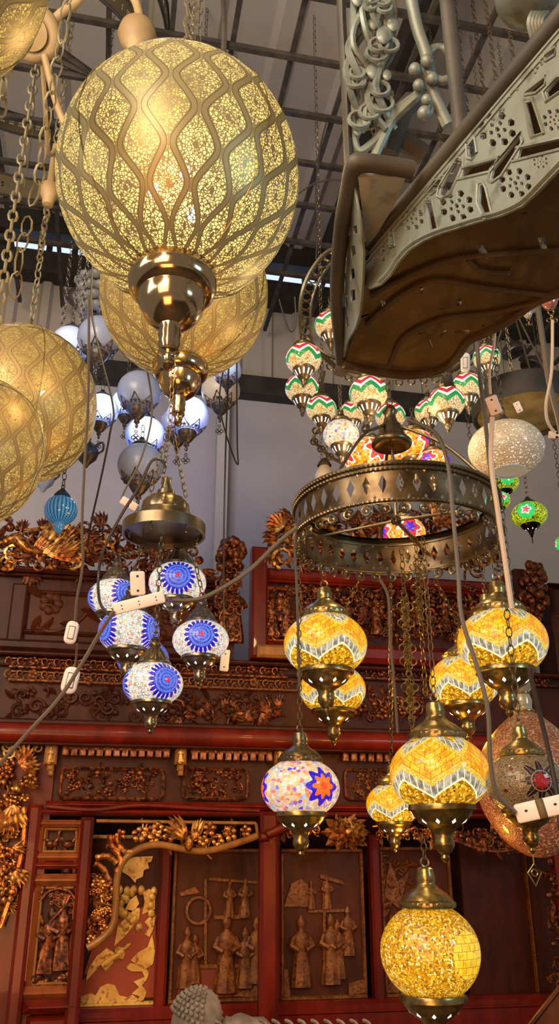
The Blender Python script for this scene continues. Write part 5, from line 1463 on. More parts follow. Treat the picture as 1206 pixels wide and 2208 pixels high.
# ================================================================== canopy bed (lower, to the red cornice)
def bed():
    F = Furn('canopy_bed', 'carved red-lacquered and gilded wooden canopy bed front, lower half of the view', 'bed')
    pt = F.part
    # carcass behind everything
    mb = MB(); a, b = F.q(-260, 1600, .0), F.q(1500, 1600, .0)
    zt = F.q(300, 1562).z
    box(mb, ((a.x+b.x)/2, .62, zt/2), (b.x - a.x, .04, zt)); pt('back_panel', 'darkwood', mb, None, False)
    # posts down to the floor
    for (x0, x1, y0) in ((62, 92, 1735), (176, 204, 1762), (560, 598, 1752), (1180, 1215, 1752)):
        mb = MB(); p, r = F.q(x0, y0), F.q(x1, y0); box(mb, ((p.x+r.x)/2, .0, p.z/2), (r.x-p.x, .06, p.z), None, .012); pt('post', 'lacquer', mb, None, False)
    # red cornice (rounded) and fillets
    mb = MB(); c0, c1 = F.q(-200, 1582, -.06), F.q(1500, 1582, -.06); c0.z = F.q(300, 1586, -.06).z
    tube(mb, [(c0.x, -.05, c0.z), (c1.x, -.05, c0.z)], .036, 14); pt('red_cornice', 'lacquer', mb)
    mb = MB(); F.slab(mb, -200, 1556, 1500, 1568, -.05, .14, .006); pt('cornice_fillet', 'darkwood', mb, None, False)
    mb = MB(); F.slab(mb, -200, 1604, 1500, 1611, -.06, .14, .004); pt('cornice_fillet', 'darkwood', mb, None, False)
    # frieze board with gilt comb strips, brackets and scrolls
    mb = MB(); F.slab(mb, -200, 1604, 1500, 1760, .03, .05); pt('frieze_board', 'darkwood', mb, None, False)
    for x0, x1, y0, y1 in ((134, 368, 1603, 1630), (412, 590, 1611, 1638), (736, 846, 1612, 1640), (880, 1100, 1614, 1640)):
        a, b = F.q(x0, y0, -.005), F.q(x1, y1, -.005); mb = MB(); n = int((b.x - a.x)/.030)
        box(mb, ((a.x+b.x)/2, .005, a.z - .012), (b.x-a.x, .02, .02), None, .004)
        for k in range(n):
            x = a.x + (k + .5)*(b.x-a.x)/n; box(mb, (x, .0, (a.z+b.z)/2 - .008), (.024, .024, (a.z-b.z)*.9), None, .003)
            if k % 4 == 1: ball(mb, (x, -.006, a.z + .002), (.009, .008, .009), 6, 4)
            if k % 4 == 3: scroll(mb, x, -.006, a.z - .006, .008, 1, 1, .25)
        tube(mb, spline([(a.x + (b.x-a.x)*t/12, -.006, a.z - .006 - .008*math.sin(t*PI/3)) for t in range(13)], 3), .004, 5)
        pt('gilt_comb_strip', 'pink_gilt', mb)
    for x in (109, 390, 604):
        mb = MB(); F.slab(mb, x-11, 1604, x+12, 1648, -.03, .06, .006); F.slab(mb, x-7, 1648, x+6, 1662, -.025, .05, .006); F.slab(mb, x-5, 1660, x+5, 1672, -.02, .045, .004)
        br = pt('gilt_bracket', 'frame_gold', mb, None, False)
        c = F.q(x, 1625, -.032); mb = MB(); figure(mb, c.x, -.034, c.z - .03, .055); scroll(mb, c.x, -.034, c.z - .03, .012, 0, 1, .25); pt('bracket_carving', 'gilt_pale', mb, br)
    mb = MB(); fill(F, mb, [(-40, 1598), (92, 1602), (90, 1622), (40, 1632), (10, 1618), (-40, 1615)], .02, 12, .022, 'sst', 3)
    for (x, y, r, h) in ((42, 1612, .024, 1), (66, 1610, .026, -1), (22, 1604, .02, 1), (84, 1612, .02, 1)):
        c = F.q(x, y, 0); scroll(mb, c.x, 0, c.z, r, 2, 1.2, .24, h)
    pt('gilt_scroll_corner', 'gilt_pale', mb)
    # row of framed relief panels
    def lobed(px0, py0, px1, py1, seed, mat, dens):
        mb = MB(); r = F.slab(mb, px0, py0, px1, py1, .022, .02); pan = pt('relief_panel', 'darkwood', mb, None, False)
        x0, x1, z0, z1 = r; w = .012; rad = .02
        pts = []
        for cx, cz, a0 in ((x1-rad, z1-rad, 0), (x0+rad, z1-rad, PI/2), (x0+rad, z0+rad, PI), (x1-rad, z0+rad, 1.5*PI)):
            for i in range(5):
                a = a0 + PI/2*i/4; pts.append((cx + rad*math.cos(a), .015, cz + rad*math.sin(a)))
        mb = MB(); tube(mb, pts, .007, 6, closed=True); pt('panel_moulding', 'gilt_dark', mb, pan)
        mb = MB(); fill(F, mb, [(px0+9, py0+8), (px1-9, py0+8), (px1-9, py1-9), (px0+9, py1-9)], .02, dens, .014, 'ltfbls', seed, .006)
        pt('panel_carving', mat, mb, pan)
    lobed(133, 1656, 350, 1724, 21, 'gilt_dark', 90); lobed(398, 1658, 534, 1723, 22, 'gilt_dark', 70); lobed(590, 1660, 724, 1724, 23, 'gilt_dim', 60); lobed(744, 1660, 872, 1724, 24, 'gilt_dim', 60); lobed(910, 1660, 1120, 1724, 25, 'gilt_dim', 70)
    mb = MB(); F.slab(mb, 60, 1750, 1500, 1760, -.02, .07, .012); pt('middle_rail', 'lacquer', mb, None, False)
    mb = MB(); F.slab(mb, 98, 1733, 1500, 1748, -.01, .06, .012)
    s = spline([F.q(x, y, -.022) for x, y in ((100, 1738), (200, 1746), (300, 1736), (420, 1742), (560, 1748))], 5); tube(mb, s, .008, 6)
    pt('upper_rail', 'lacquer', mb, None, False)
    # left stack of small carved panels between the posts
    def picture(px0, py0, px1, py1, name, carve, w=.040):
        mb = MB(); r = F.slab(mb, px0, py0, px1, py1, .03, .02); pan = pt(name, 'darkwood', mb, None, False)
        F.frame('mitred_frame', r, -.012, w, .045, 'rosewood', w*.65, pan)
        x0, x1, z0, z1 = r; F.frame('inner_moulding', (x0+w+.001, x1-w-.001, z0+w+.001, z1-w-.001), .004, .009, .024, 'frame_gold', .006, pan)
        mb = MB(); carve(mb, r); pt('panel_carving', 'gilt_dark', mb, pan)
    def cranes(mb, r):
        cx, cz = (r[0]+r[1])/2, (r[2]+r[3])/2
        for sx, up in ((-.032, 1), (.028, 1)):
            ball(mb, (cx+sx, .012, cz-.012), (.024, .012, .013), 8, 6)
            tube(mb, spline([(cx+sx+.014, .01, cz-.006), (cx+sx+.026, .008, cz+.012), (cx+sx+.024, .008, cz+.03)], 4), [.005]*9, 6); ball(mb, (cx+sx+.027, .008, cz+.031), (.007, .005, .005), 6, 4)
            leaf(mb, cx+sx-.01, .008, cz-.006, 2.6, .035, .008); leaf(mb, cx+sx-.004, .006, cz-.004, 2.9, .03, .007)
            for l in (-.005, .005): tube(mb, [(cx+sx+l, .014, cz-.022), (cx+sx+l, .014, cz-.04)], .002, 4)
        for k in range(7): leaf(mb, cx-.06+.02*k, .016, cz-.04, 1.2+.1*k, .022, .004)
    picture(82, 1768, 180, 1856, 'crane_panel', cranes, .025)
    def ladies(mb, r):
        cx, z0, z1 = (r[0]+r[1])/2, r[2], r[3]; h = z1 - z0
        figure(mb, cx-.026, .016, z0+.075, .20, .05); figure(mb, cx+.030, .014, z0+.085, .22, -.04)
        rnd = random.Random(8)
        for k in range(46): flower(mb, cx + rnd.gauss(.02, .026), .012, z0 + h*(.74 + .09*rnd.random() + .04*rnd.gauss(0, 1)), .009, 5, k)
        tube(mb, spline([(cx-.05, .016, z0+h*.45), (cx-.02, .012, z0+h*.6), (cx+.02, .012, z0+h*.72), (cx+.04, .012, z0+h*.82)], 4), .006, 6)
        for k in range(30): leaf(mb, cx + rnd.uniform(-.06, .06), .014, z0 + h*rnd.uniform(.45, .64), rnd.uniform(0, 6.2), .03, .007)
        for k in range(18): ball(mb, (cx + rnd.uniform(-.065, .065), .016, z0 + .05 + rnd.uniform(-.015, .025)), (.016, .010, .012), 6, 4)
        for s in (-1, 1):
            scroll(mb, cx + s*.062, .008, z1 - .055, .018, 1, 1.1, .25, s); scroll(mb, cx + s*.055, .008, z0 + .055, .018, 4, 1.1, .25, s)
        tube(mb, spline([(cx-.062, .008, z1-.09), (cx-.04, .008, z1-.06), (cx, .008, z1-.047), (cx+.04, .008, z1-.06), (cx+.062, .008, z1-.09)], 5), .006, 6)
    picture(66, 1884, 174, 2150, 'figure_panel', ladies)
    for ca in ((62, 1858, 184, 1874, -.02, .06, .02), (50, 2158, 172, 2186, -.03, .07, .02), (55, 2190, 160, 2260, .0, .04, .02)):
        mb = MB(); F.slab(mb, *ca); pt('cross_rail', 'lacquer', mb, None, False)
    # gilded dragon column at the far left
    mb = MB(); fill(F, mb, [(-60, 1640), (60, 1640), (62, 1700), (48, 1760), (44, 1850), (22, 1960), (-10, 2010), (-60, 2010)], .0, 200, .022, 'slwfbt', 31, .05)
    c = F.q(30, 1735, -.04); feathers(mb, c.x, -.05, c.z, -2.4, -1.0, 9, .11, .012); c = F.q(62, 1682, -.05)
    for k in range(7): ball(mb, (c.x + .02*math.cos(k), -.05 - .004*k, c.z + .016*math.sin(k*1.7)), .012, 7, 5)
    tube(mb, spline(along(F, [(50, 1740), (52, 1800), (42, 1860), (24, 1930), (0, 2000)], -.03), 6), .012, 7)
    pt('gilded_dragon_column', 'gilt', mb)
    mb = MB(); F.slab(mb, -120, 1640, 58, 2260, .015, .03); pt('column_backing', 'lacquer', mb, None, False)
    # carved blossom valance, left bay
    tops = [(208, 1772), (552, 1776), (556, 1800)]
    edge = [(556, 1802), (520, 1815), (470, 1830), (430, 1836), (390, 1830), (350, 1822), (318, 1824), (286, 1838), (262, 1862), (252, 1900), (250, 1950), (244, 1992), (222, 2022), (188, 2044)]
    inner = [(206, 1772), (550, 1776), (550, 1800), (500, 1816), (430, 1830), (380, 1824), (318, 1818), (276, 1836), (254, 1862), (246, 1900), (246, 1960), (236, 2000), (192, 2036), (196, 1900)]
    mb = MB(); s = spline(along(F, edge, -.01), 5); tube(mb, s, [.013]*len(s), 8)
    tube(mb, along(F, [(208, 1770), (552, 1775)], -.005), .006, 6); tube(mb, along(F, [(552, 1775), (556, 1802)], -.005), .006, 6)
    val = pt('valance_branch', 'frame_gold', mb)
    mb = MB(); fill(F, mb, [(300, 1782), (545, 1782), (545, 1800), (470, 1820), (430, 1826), (330, 1814), (290, 1822)], .012, 34, .020, 'ttl', 41, .015)
    rnd = random.Random(4)
    for x, y, r in ((260, 1800, .022), (300, 1800, .03), (322, 1796, .03), (332, 1806, .026), (340, 1786, .026), (366, 1798, .03), (452, 1788, .03), (438, 1812, .024), (470, 1812, .026), (496, 1798, .03), (530, 1792, .024)):
        c = F.q(x, y, -.008); flower(mb, c.x, -.012, c.z, r, 5, rnd.random()*3)
    pt('blossom_branch', 'gilt', mb, val)
    mb = MB(); c = F.q(402, 1812, -.01); feathers(mb, c.x, -.02, c.z, 1.7, 2.7, 7, .11, .010); feathers(mb, c.x + .02, -.02, c.z, .7, 1.3, 6, .085, .010)
    ball(mb, (c.x + .008, -.024, c.z - .01), (.016, .014, .03), 8, 6)
    pt('carved_bird', 'gilt', mb, val)
    mb = MB()
    for pts in (((236, 1800), (244, 1826), (262, 1852), (250, 1880)), ((252, 1800), (256, 1822), (276, 1840)), ((206, 1850), (232, 1846), (252, 1862)), ((204, 1862), (224, 1874), (236, 1900)), ((230, 1822), (262, 1836), (286, 1838))):
        s = spline(along(F, pts, -.012), 5); tube(mb, s, [.011]*len(s), 7)
    pt('twisted_trunk', 'gilt', mb, val)
    mb = MB(); fill(F, mb, [(200, 1880), (244, 1900), (244, 1960), (236, 1996), (194, 2030)], .012, 90, .016, 'ffblt', 43, .02); pt('blossom_stem', 'gilt', mb, val)
    # right bay valance with the big lotus
    c = F.q(746, 1795, -.02); mb = MB()
    for ring, (n, L) in enumerate(((12, .075), (10, .06), (8, .042))):
        for k in range(n):
            a = 2*PI*k/n + ring*.3; leaf(mb, c.x, -.02 - .012*ring, c.z, a, L*(.75 + .6*abs(math.cos(a))), .020, .016)
    ball(mb, (c.x, -.055, c.z), (.024, .02, .02), 10, 7); pt('gilded_lotus', 'gilt', mb)
    mb = MB(); fill(F, mb, [(604, 1784), (700, 1786), (700, 1800), (604, 1806)], .01, 26, .016, 'stl', 51, .015); pt('gilt_scroll_band', 'gilt', mb)
    mb = MB(); fill(F, mb, [(800, 1784), (980, 1790), (980, 1812), (800, 1806)], .01, 40, .018, 'stlf', 52, .015); pt('gilt_scroll_band', 'gilt', mb)
    mb = MB(); fill(F, mb, [(984, 1788), (1140, 1788), (1140, 1822), (1080, 1834), (1030, 1824), (984, 1812)], .01, 70, .02, 'sltfb', 53, .02)
    s = spline(along(F, [(980, 1812), (1020, 1826), (1070, 1836), (1130, 1828), (1180, 1832)], -.005), 5); tube(mb, s, .007, 6); pt('carved_valance', 'gilt_dark', mb)
    mb = MB(); fill(F, mb, [(1176, 1840), (1260, 1840), (1260, 2230), (1184, 2230)], .0, 90, .024, 'sltfb', 54, .02); pt('carved_side_column', 'gilt_dark', mb)
    # scene panels set deeper in the bed
    D = .20
    def scene(px0, py0, px1, py1, bg='panelwood', bd='gilt_dim'):
        mb = MB(); r = F.slab(mb, px0, py0, px1, py1, D + .01, .02); pan = pt('scene_panel', bg, mb, None, False)
        F.frame('gilt_border', r, D - .006, .014, .02, bd, .004, pan)
        return pan
    for x0, x1 in ((348, 372), (572, 602), (792, 814), (140, 160)):
        mb = MB(); a, b = F.q(x0, 1800, D), F.q(x1, 1800, D); box(mb, ((a.x+b.x)/2, D - .005, a.z/2), (b.x-a.x, .06, a.z), None, .01); pt('inner_stile', 'lacquer', mb, None, False)
    zz = F.q(300, 2168, D).z
    mb = MB(); a, b = F.q(-50, 2200, D), F.q(1300, 2200, D)
    box(mb, ((a.x+b.x)/2, D - .01, zz/2), (b.x-a.x, .08, zz), None, .012); box(mb, ((a.x+b.x)/2, D - .03, zz - .035), (b.x-a.x, .05, .02), None, .008); pt('bottom_rail', 'lacquer', mb, None, False)
    p1 = scene(162, 1800, 348, 2166, 'darkwood', 'gilt_pale')
    mb = MB(); relief(F, mb, [(168, 2120), (335, 1990), (338, 2150), (166, 2158)], D + .008, .004); relief(F, mb, [(212, 2000), (318, 1952), (338, 1975), (330, 2010), (230, 2060), (180, 2105)], D + .006, .004); pt('red_path', simple('red_path', (150, 52, 22), .5), mb, p1, False)
    mb = MB()
    for pts in ([(166, 2162), (176, 2148), (196, 2140), (206, 2146), (216, 2128), (232, 2120), (248, 2124), (258, 2146), (276, 2150), (286, 2144), (300, 2156), (306, 2166)],
                [(292, 2160), (302, 2148), (284, 2142), (300, 2128), (288, 2116), (312, 2106), (306, 2094), (284, 2094), (270, 2086), (282, 2076), (306, 2080), (312, 2086), (322, 2096), (316, 2112), (306, 2124), (316, 2138), (310, 2156)],
                [(282, 2070), (296, 2054), (318, 2042), (328, 2014), (334, 2050), (330, 2078), (312, 2090), (298, 2082)], [(312, 2014), (322, 2000), (312, 1988), (326, 1972), (334, 1978), (332, 2000), (322, 2020)],
                [(306, 1972), (312, 1944), (308, 1924), (322, 1916), (334, 1930), (334, 1960), (324, 1964)], [(196, 2080), (208, 2062), (230, 2044), (244, 2052), (252, 2060), (270, 2056), (262, 2064), (248, 2070), (236, 2074), (220, 2076), (206, 2092), (186, 2114), (188, 2096)],
                [(260, 1862), (288, 1848), (330, 1846), (326, 1858), (318, 1860), (322, 1872), (310, 1876), (308, 1890), (294, 1896), (292, 1904), (280, 1890), (264, 1880)], [(246, 2040), (254, 1996), (290, 1960), (302, 1956), (300, 1980), (270, 2018)],
                [(270, 1960), (280, 1940), (294, 1930), (300, 1948), (290, 1964)]):
        relief(F, mb, pts, D + .004, .008)
    rnd = random.Random(9)
    for k in range(26):
        c = F.q(rnd.uniform(190, 330), 0, D); p = F.q(rnd.uniform(256, 332), rnd.uniform(1910, 2010), D); ball(mb, (p.x, D - .002, p.z), (.014, .008, .018), 7, 5)
    p = F.q(224, 2052, D); figure(mb, p.x, D, p.z - .05, .12, .9)
    pt('gilt_landscape', 'gilt_pale', mb, p1, True)
    p2 = scene(376, 1830, 572, 2158)
    mb = MB(); relief(F, mb, [(384, 2085), (566, 2085), (566, 2150), (384, 2150)], D + .008, .002); pt('painted_floor', simple('dull_red_ground', (112, 36, 18), .5), mb, p2, False)
    mb = MB()
    for pts in ([(386, 1925), (420, 1912), (430, 1925), (390, 1932)], [(440, 1895), (446, 1895), (446, 2080), (440, 2080)], [(450, 1892), (560, 1900), (560, 1906), (450, 1898)], [(462, 1974), (540, 1972), (540, 1980), (462, 1982)], [(426, 2080), (520, 2078), (520, 2086), (426, 2088)], [(500, 2148), (548, 2124), (560, 2124), (566, 2150)]):
        relief(F, mb, pts, D + .004, .006)
    c = F.q(428, 1963, D); torus(mb, (c.x, D, c.z), .045, .008, 'y', 28, 5)
    for x, y, h in ((486, 2140, .26), (528, 2130, .2), (400, 2130, .2), (418, 2120, .16), (494, 1978, .13), (528, 1978, .14), (552, 2120, .22)):
        c = F.q(x, y, D); figure(mb, c.x, D - .002, c.z, h)
    pt('figure_relief', 'gilt_dim', mb, p2)
    p3 = scene(604, 1830, 792, 2152)
    mb = MB()
    for pts in ([(612, 1955), (628, 1905), (648, 1895), (664, 1908), (668, 1955)], [(690, 1885), (740, 1900), (742, 1908), (690, 1893)], [(696, 1900), (702, 1900), (702, 2070), (696, 2070)], [(664, 1962), (742, 1960), (742, 1966), (664, 1968)], [(752, 2120), (790, 2108), (790, 2140), (752, 2146)], [(620, 2090), (626, 2150), (612, 2150), (608, 2090)]):
        relief(F, mb, pts, D + .004, .006)
    for x, y, h in ((651, 2128, .24), (716, 2122, .24), (730, 2110, .2), (752, 2060, .17), (672, 1960, .10), (706, 1960, .12)):
        c = F.q(x, y, D); figure(mb, c.x, D - .002, c.z, h)
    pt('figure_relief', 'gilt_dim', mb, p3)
    p4 = scene(816, 1826, 990, 2146)
    mb = MB(); fill(F, mb, [(822, 1850), (890, 1850), (860, 1960), (826, 1990)], D + .004, 50, .02, 'llt', 61, .006)
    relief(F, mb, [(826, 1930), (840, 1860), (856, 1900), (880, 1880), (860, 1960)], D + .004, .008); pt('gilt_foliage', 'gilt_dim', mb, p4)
    mb = MB(); relief(F, mb, [(830, 2140), (850, 2100), (870, 2120), (880, 2140)], D + .004, .008); pt('gilt_rock', 'gilt_dim', mb, p4)
    mb = MB(); e = F.q(1131, 1830, D); box(mb, (e.x, D + .01, e.z/2), (.005, .02, e.z)); pt('thin_edge_moulding', 'gilt_dim', mb, None, False)
    mb = MB(); e0, e1 = F.q(995, 1830, D), F.q(1230, 1830, D); box(mb, ((e0.x+e1.x)/2, D + .03, (e0.z+.1)/2), (e1.x-e0.x, .02, e0.z+.1)); pt('plain_dark_panel', 'darkwood', mb, None, False)
    mb = MB(); F.slab(mb, 560, 1795, 582, 1815, -.04, .03, .01); p = F.q(575, 1800, -.03); tube(mb, [p, F.q(640, 1772, -.03)], .018, 8); pt('corner_brace', 'lacquer', mb)
    # upper frieze standing on the cornice: carved dark board and two gilt fretwork strips
    mb = MB(); F.slab(mb, -200, 1418, 1500, 1556, .04, .05); pt('upper_frieze_board', 'darkwood', mb, None, False)
    for x0, x1, yA, yB, amp, nm in ((20, 620, 1428, 1452, 10, 'upper'), (18, 640, 1456, 1480, 8, 'lower'), (770, 1200, 1452, 1470, 8, 'right')):
        n = int((x1-x0)/13); mb = MB(); pts = []
        for k in range(n):
            t = k/n; x = x0 + (x1-x0)*t; y = yA + (yB-yA)*t; c = F.q(x, y + (5 if k % 2 else -5), .02)
            scroll(mb, c.x, .02, c.z, .016, 1.5 if k % 2 else 4.5, 1.1, .26, 1 if k % 2 else -1)
            if k % 9 == 4: flower(mb, c.x, .014, c.z, .02)
        tube(mb, [F.q(x0, yA + 9, .025), F.q(x1, yB + 9, .025)], .006, 6); tube(mb, [F.q(x0, yA - 9, .028), F.q(x1, yB - 9, .028)], .004, 6)
        pt('gilt_fretwork', {'upper': 'gilt_dark', 'lower': 'gilt_dim', 'right': 'gilt_dark'}[nm], mb)
    mb = MB(); fill(F, mb, [(20, 1490), (600, 1496), (600, 1546), (20, 1546)], .038, 120, .024, 'blfts', 71, .008); pt('dark_relief', 'darkwood', mb)  # carved from the same dark wood as the board behind
    mb = MB(); fill(F, mb, [(380, 1520), (610, 1524), (610, 1550), (380, 1548)], .035, 60, .022, 'lltw', 72, .01); pt('carved_relief', 'gilt_dark', mb)
    mb = MB(); fill(F, mb, [(760, 1490), (930, 1490), (930, 1550), (760, 1550)], .035, 60, .022, 'lstfb', 73, .01); pt('carved_relief', 'gilt_dark', mb)
    mb = MB(); F.slab(mb, -200, 1413, 1500, 1422, -.01, .1, .006); F.slab(mb, -200, 1441, 1500, 1446, .02, .06, .004); pt('frieze_ledge', 'darkwood', mb, None, False)
    return F
bed_F = bed()
BEDTOP = bed_F.q(300, 1413, -.01).z + .006
# ================================================================== left headboard with phoenix crest
def headboard():
    F = Furn('carved_headboard', 'dark carved wooden back panel with an openwork phoenix crest, standing on the bed, left', 'panel', .03, BEDTOP)
    pt = F.part
    mb = MB(); r = F.slab(mb, -160, 1240, 470, 1404, .02, .05); pt('board', 'darkwood', mb, None, False)
    mb = MB(); F.slab(mb, -160, 1234, 470, 1246, -.03, .11, .012); F.slab(mb, -160, 1250, 470, 1256, -.01, .06, .006); pt('top_rail', 'darkwood', mb, None, False)
    mb = MB(); F.slab(mb, -160, 1388, 470, 1404, -.02, .08, .012); F.slab(mb, 28, 1256, 46, 1390, -.01, .05, .008); pt('lower_rail', 'darkwood', mb, None, False)
    a, b = F.q(56, 1268, .0), F.q(468, 1384, .0)
    F.frame('panel_frame', (a.x, b.x, b.z, a.z), .004, .02, .03, 'darkwood', .01)
    mb = MB(); a, b = F.q(66, 1280, .0), F.q(460, 1376, .0); box(mb, ((a.x+b.x)/2, .016, (a.z+b.z)/2), (b.x-a.x, .012, a.z-b.z)); pt('inset_panel', 'panelwood', mb, None, False)
    mb = MB(); c = F.q(110, 1300, .0); flower(mb, c.x, .008, c.z, .05, 7); tube(mb, spline(along(F, [(75, 1352), (110, 1362), (150, 1350), (180, 1330), (190, 1310)], .008), 5), .008, 6)
    fill(F, mb, [(70, 1290), (260, 1286), (260, 1370), (70, 1370)], .01, 16, .03, 'ltl', 80, .004); fill(F, mb, [(260, 1290), (455, 1286), (455, 1372), (260, 1372)], .01, 30, .03, 'ltlf', 81, .004); pt('low_relief_flowers', 'panelwood', mb)
    # crest
    mb = MB(); outline = [(-80, 1148), (0, 1136), (60, 1140), (110, 1150), (190, 1136), (240, 1136), (262, 1150), (300, 1160), (420, 1190), (440, 1232), (-80, 1232)]
    fill(F, mb, outline, .01, 260, .026, 'sslltbw', 90, .05)
    pt('crest_openwork', 'gilt_dark', mb)
    mb = MB(); c = F.q(72, 1182, -.03)
    for k in range(4):
        feathers(mb, c.x + .02*k, -.035 - .006*k, c.z - .012*k, .15 - .08*k, .95 - .1*k, 8, .20 - .02*k, .012)
    body = spline([F.q(*p, -.03) for p in ((14, 1168), (32, 1160), (46, 1172), (66, 1186), (100, 1190))], 5); tube(mb, body, [.012 + .016*math.sin(PI*i/(len(body)-1)) for i in range(len(body))], 8)
    h = F.q(14, 1168, -.03); ball(mb, h, (.018, .016, .016), 8, 6); leaf(mb, h.x - .012, h.y, h.z, 3.5, .03, .006)
    feathers(mb, c.x + .05, -.03, c.z - .02, -.3, .25, 7, .26, .011)
    tube(mb, spline(along(F, [(60, 1145), (110, 1138), (160, 1140), (176, 1150)], -.03), 5), .010, 7)
    pt('phoenix', 'gilt', mb)
    for x, y, rr in ((160, 1208, .05), (100, 1216, .045), (220, 1190, .05), (20, 1216, .045), (236, 1160, .04), (30, 1192, .04)):
        mb = MB(); c = F.q(x, y, -.02); scroll(mb, c.x, -.02, c.z, rr, x, 1.4, .2, 1 if x % 3 else -1); pt('cloud_scroll', 'gilt', mb)
    return F
headboard()
# ================================================================== tall carved screen, centre right
def screen():
    F = Furn('carved_screen', 'tall red wooden screen with dense gilded figure carving, standing on the bed, right', 'screen', -.02, BEDTOP)
    pt = F.part
    mb = MB(); F.slab(mb, 546, 1240, 1106, 1402, .03, .04); pt('board', 'darkwood', mb, None, False)
    for x0, x1, yt in ((545, 578, 1176), (1080, 1108, 1240)):
        mb = MB(); F.slab(mb, x0, yt, x1, 1402, -.02, .08, .01); pt('post', 'lacquer', mb, None, False)
    mb = MB(); F.slab(mb, 578, 1232, 1080, 1254, -.015, .06, .012); F.slab(mb, 578, 1256, 1080, 1262, -.005, .05, .006); pt('top_rail', 'lacquer', mb, None, False)
    mb = MB(); F.slab(mb, 578, 1386, 1080, 1424, -.02, .07, .02); pt('lower_rail', 'lacquer', mb, None, False)
    mb = MB(); F.slab(mb, 556, 1388, 640, 1400, -.04, .04, .01); pt('gilt_foot', 'frame_gold', mb, None, False)
    F.frame('panel_frame', (F.q(582, 0, 0).x, F.q(640, 1300, 0).x + .03, F.q(600, 1384, 0).z, F.q(600, 1264, 0).z), .0, .014, .03, 'rosewood', .008)
    mb = MB(); fill(F, mb, [(566, 1266), (632, 1266), (632, 1376), (566, 1376)], .02, 110, .016, 'lbfts', 100, .03)
    for x, y, h in ((588, 1372, .16), (606, 1340, .13), (618, 1374, .17)): c = F.q(x, y, 0); figure(mb, c.x, .0, c.z, h)
    pt('figure_carving', 'gilt_dark', mb)
    mb = MB(); fill(F, mb, [(644, 1266), (1078, 1266), (1078, 1378), (644, 1378)], .02, 460, .018, 'lbftsl', 101, .035)
    for i in range(14): c = F.q(664 + 30*i, 1374 - (i*37 % 30), 0); figure(mb, c.x, .0, c.z, .12 + .02*(i % 3))
    pt('battle_carving', 'gilt_dark', mb)
    # openwork crest of swirling dragons
    mb = MB(); fill(F, mb, [(575, 1150), (600, 1130), (640, 1118), (760, 1112), (900, 1108), (980, 1118), (1060, 1150), (1078, 1230), (575, 1230)], .01, 330, .03, 'ssslltw', 102, .05); pt('crest_openwork', 'gilt_dark', mb)
    mb = MB()
    for x, y, rr, h in ((700, 1150, .07, 1), (745, 1165, .06, -1), (640, 1160, .06, 1), (610, 1205, .05, -1), (790, 1150, .07, 1), (960, 1150, .07, -1), (1000, 1190, .06, 1), (1040, 1200, .05, 1), (930, 1200, .06, 1), (870, 1190, .06, -1)):
        c = F.q(x, y, -.03); scroll(mb, c.x, -.035, c.z, rr, x*.1, 1.5, .2, h)
    c = F.q(940, 1140, -.04); feathers(mb, c.x, -.045, c.z, .4, 1.5, 11, .16, .012); feathers(mb, c.x + .03, -.045, c.z - .04, -.2, .6, 9, .17, .012)
    c = F.q(598, 1140, -.03); feathers(mb, c.x + .02, -.035, c.z, 1.2, 3.4, 9, .09, .011)
    pt('dragon_swirls', 'gilt', mb)
    return F
screen()
# gilded openwork columns either side: bunches of fruit over standing figures
def fruit_column(label, px, pts, fig, seed):
    F = Furn('fruit_carving', label, 'carving', .0, BEDTOP)
    mb = MB(); rnd = random.Random(seed); L = [(lambda p: (p.x, p.z))(F.q(x, y, 0)) for x, y in pts]
    xs, zs = [p[0] for p in L], [p[1] for p in L]; k = 0
    while k < 90:
        x, z = rnd.uniform(min(xs), max(xs)), rnd.uniform(min(zs), max(zs))
        if inside((x, z), L): k += 1; r = rnd.uniform(.014, .024); ball(mb, (x, -.02 + rnd.uniform(-.03, .03), z), (r, r*.9, r), 7, 5)
    F.part('fruit_bunch', 'gilt_dark', mb)
    mb = MB(); fill(F, mb, fig, .0, 90, .018, 'lbts', seed + 1, .04)
    ys = [p[1] for p in fig]; xc = [p[0] for p in fig]
    for k in range(2): c = F.q(min(xc) + (max(xc)-min(xc))*(.3 + .4*k), max(ys), -.01); figure(mb, c.x, -.01, c.z, .26)
    F.part('standing_figures', 'gilt_dark', mb)
    a = F.q((min(xc)+max(xc))/2, 1404, 0); b = F.q((min(xc)+max(xc))/2, min(p[1] for p in pts) + 10, 0)
    mb = MB(); a.z = BEDTOP; box(mb, (a.x, .03, (a.z + b.z)/2), (.05, .03, b.z - a.z)); F.part('backing_strip', 'darkwood', mb, None, False)
fruit_column('carved column of gilded fruit over figures, left of the red screen post', 505, [(480, 1172), (496, 1168), (516, 1166), (522, 1190), (522, 1226), (474, 1226), (468, 1200)], [(468, 1230), (518, 1230), (516, 1320), (510, 1385), (486, 1385), (468, 1320)], 200)
fruit_column('carved column of gilded fruit at the right of the screen, against the pale wall', 1140, [(1128, 1222), (1152, 1216), (1168, 1240), (1172, 1290), (1162, 1330), (1128, 1320)], [(1128, 1330), (1160, 1330), (1160, 1395), (1128, 1395)], 210)
def side_cabinet():
    F = Furn('dark_cupboard', 'dark plain cupboard end standing at the right edge beside the fruit carving', 'cupboard', .0, BEDTOP)
    mb = MB(); F.slab(mb, 1186, 1262, 1300, 1404, .0, .2, .02); F.part('case', 'darkwood', mb, None, False)
    mb = MB(); F.slab(mb, 1184, 1256, 1300, 1266, -.02, .24, .01); F.part('top_moulding', 'darkwood', mb, None, False)
    mb = MB(); F.slab(mb, 1200, 1330, 1300, 1333, -.006, .01); F.part('groove', 'lacquer', mb, None, False)
side_cabinet()
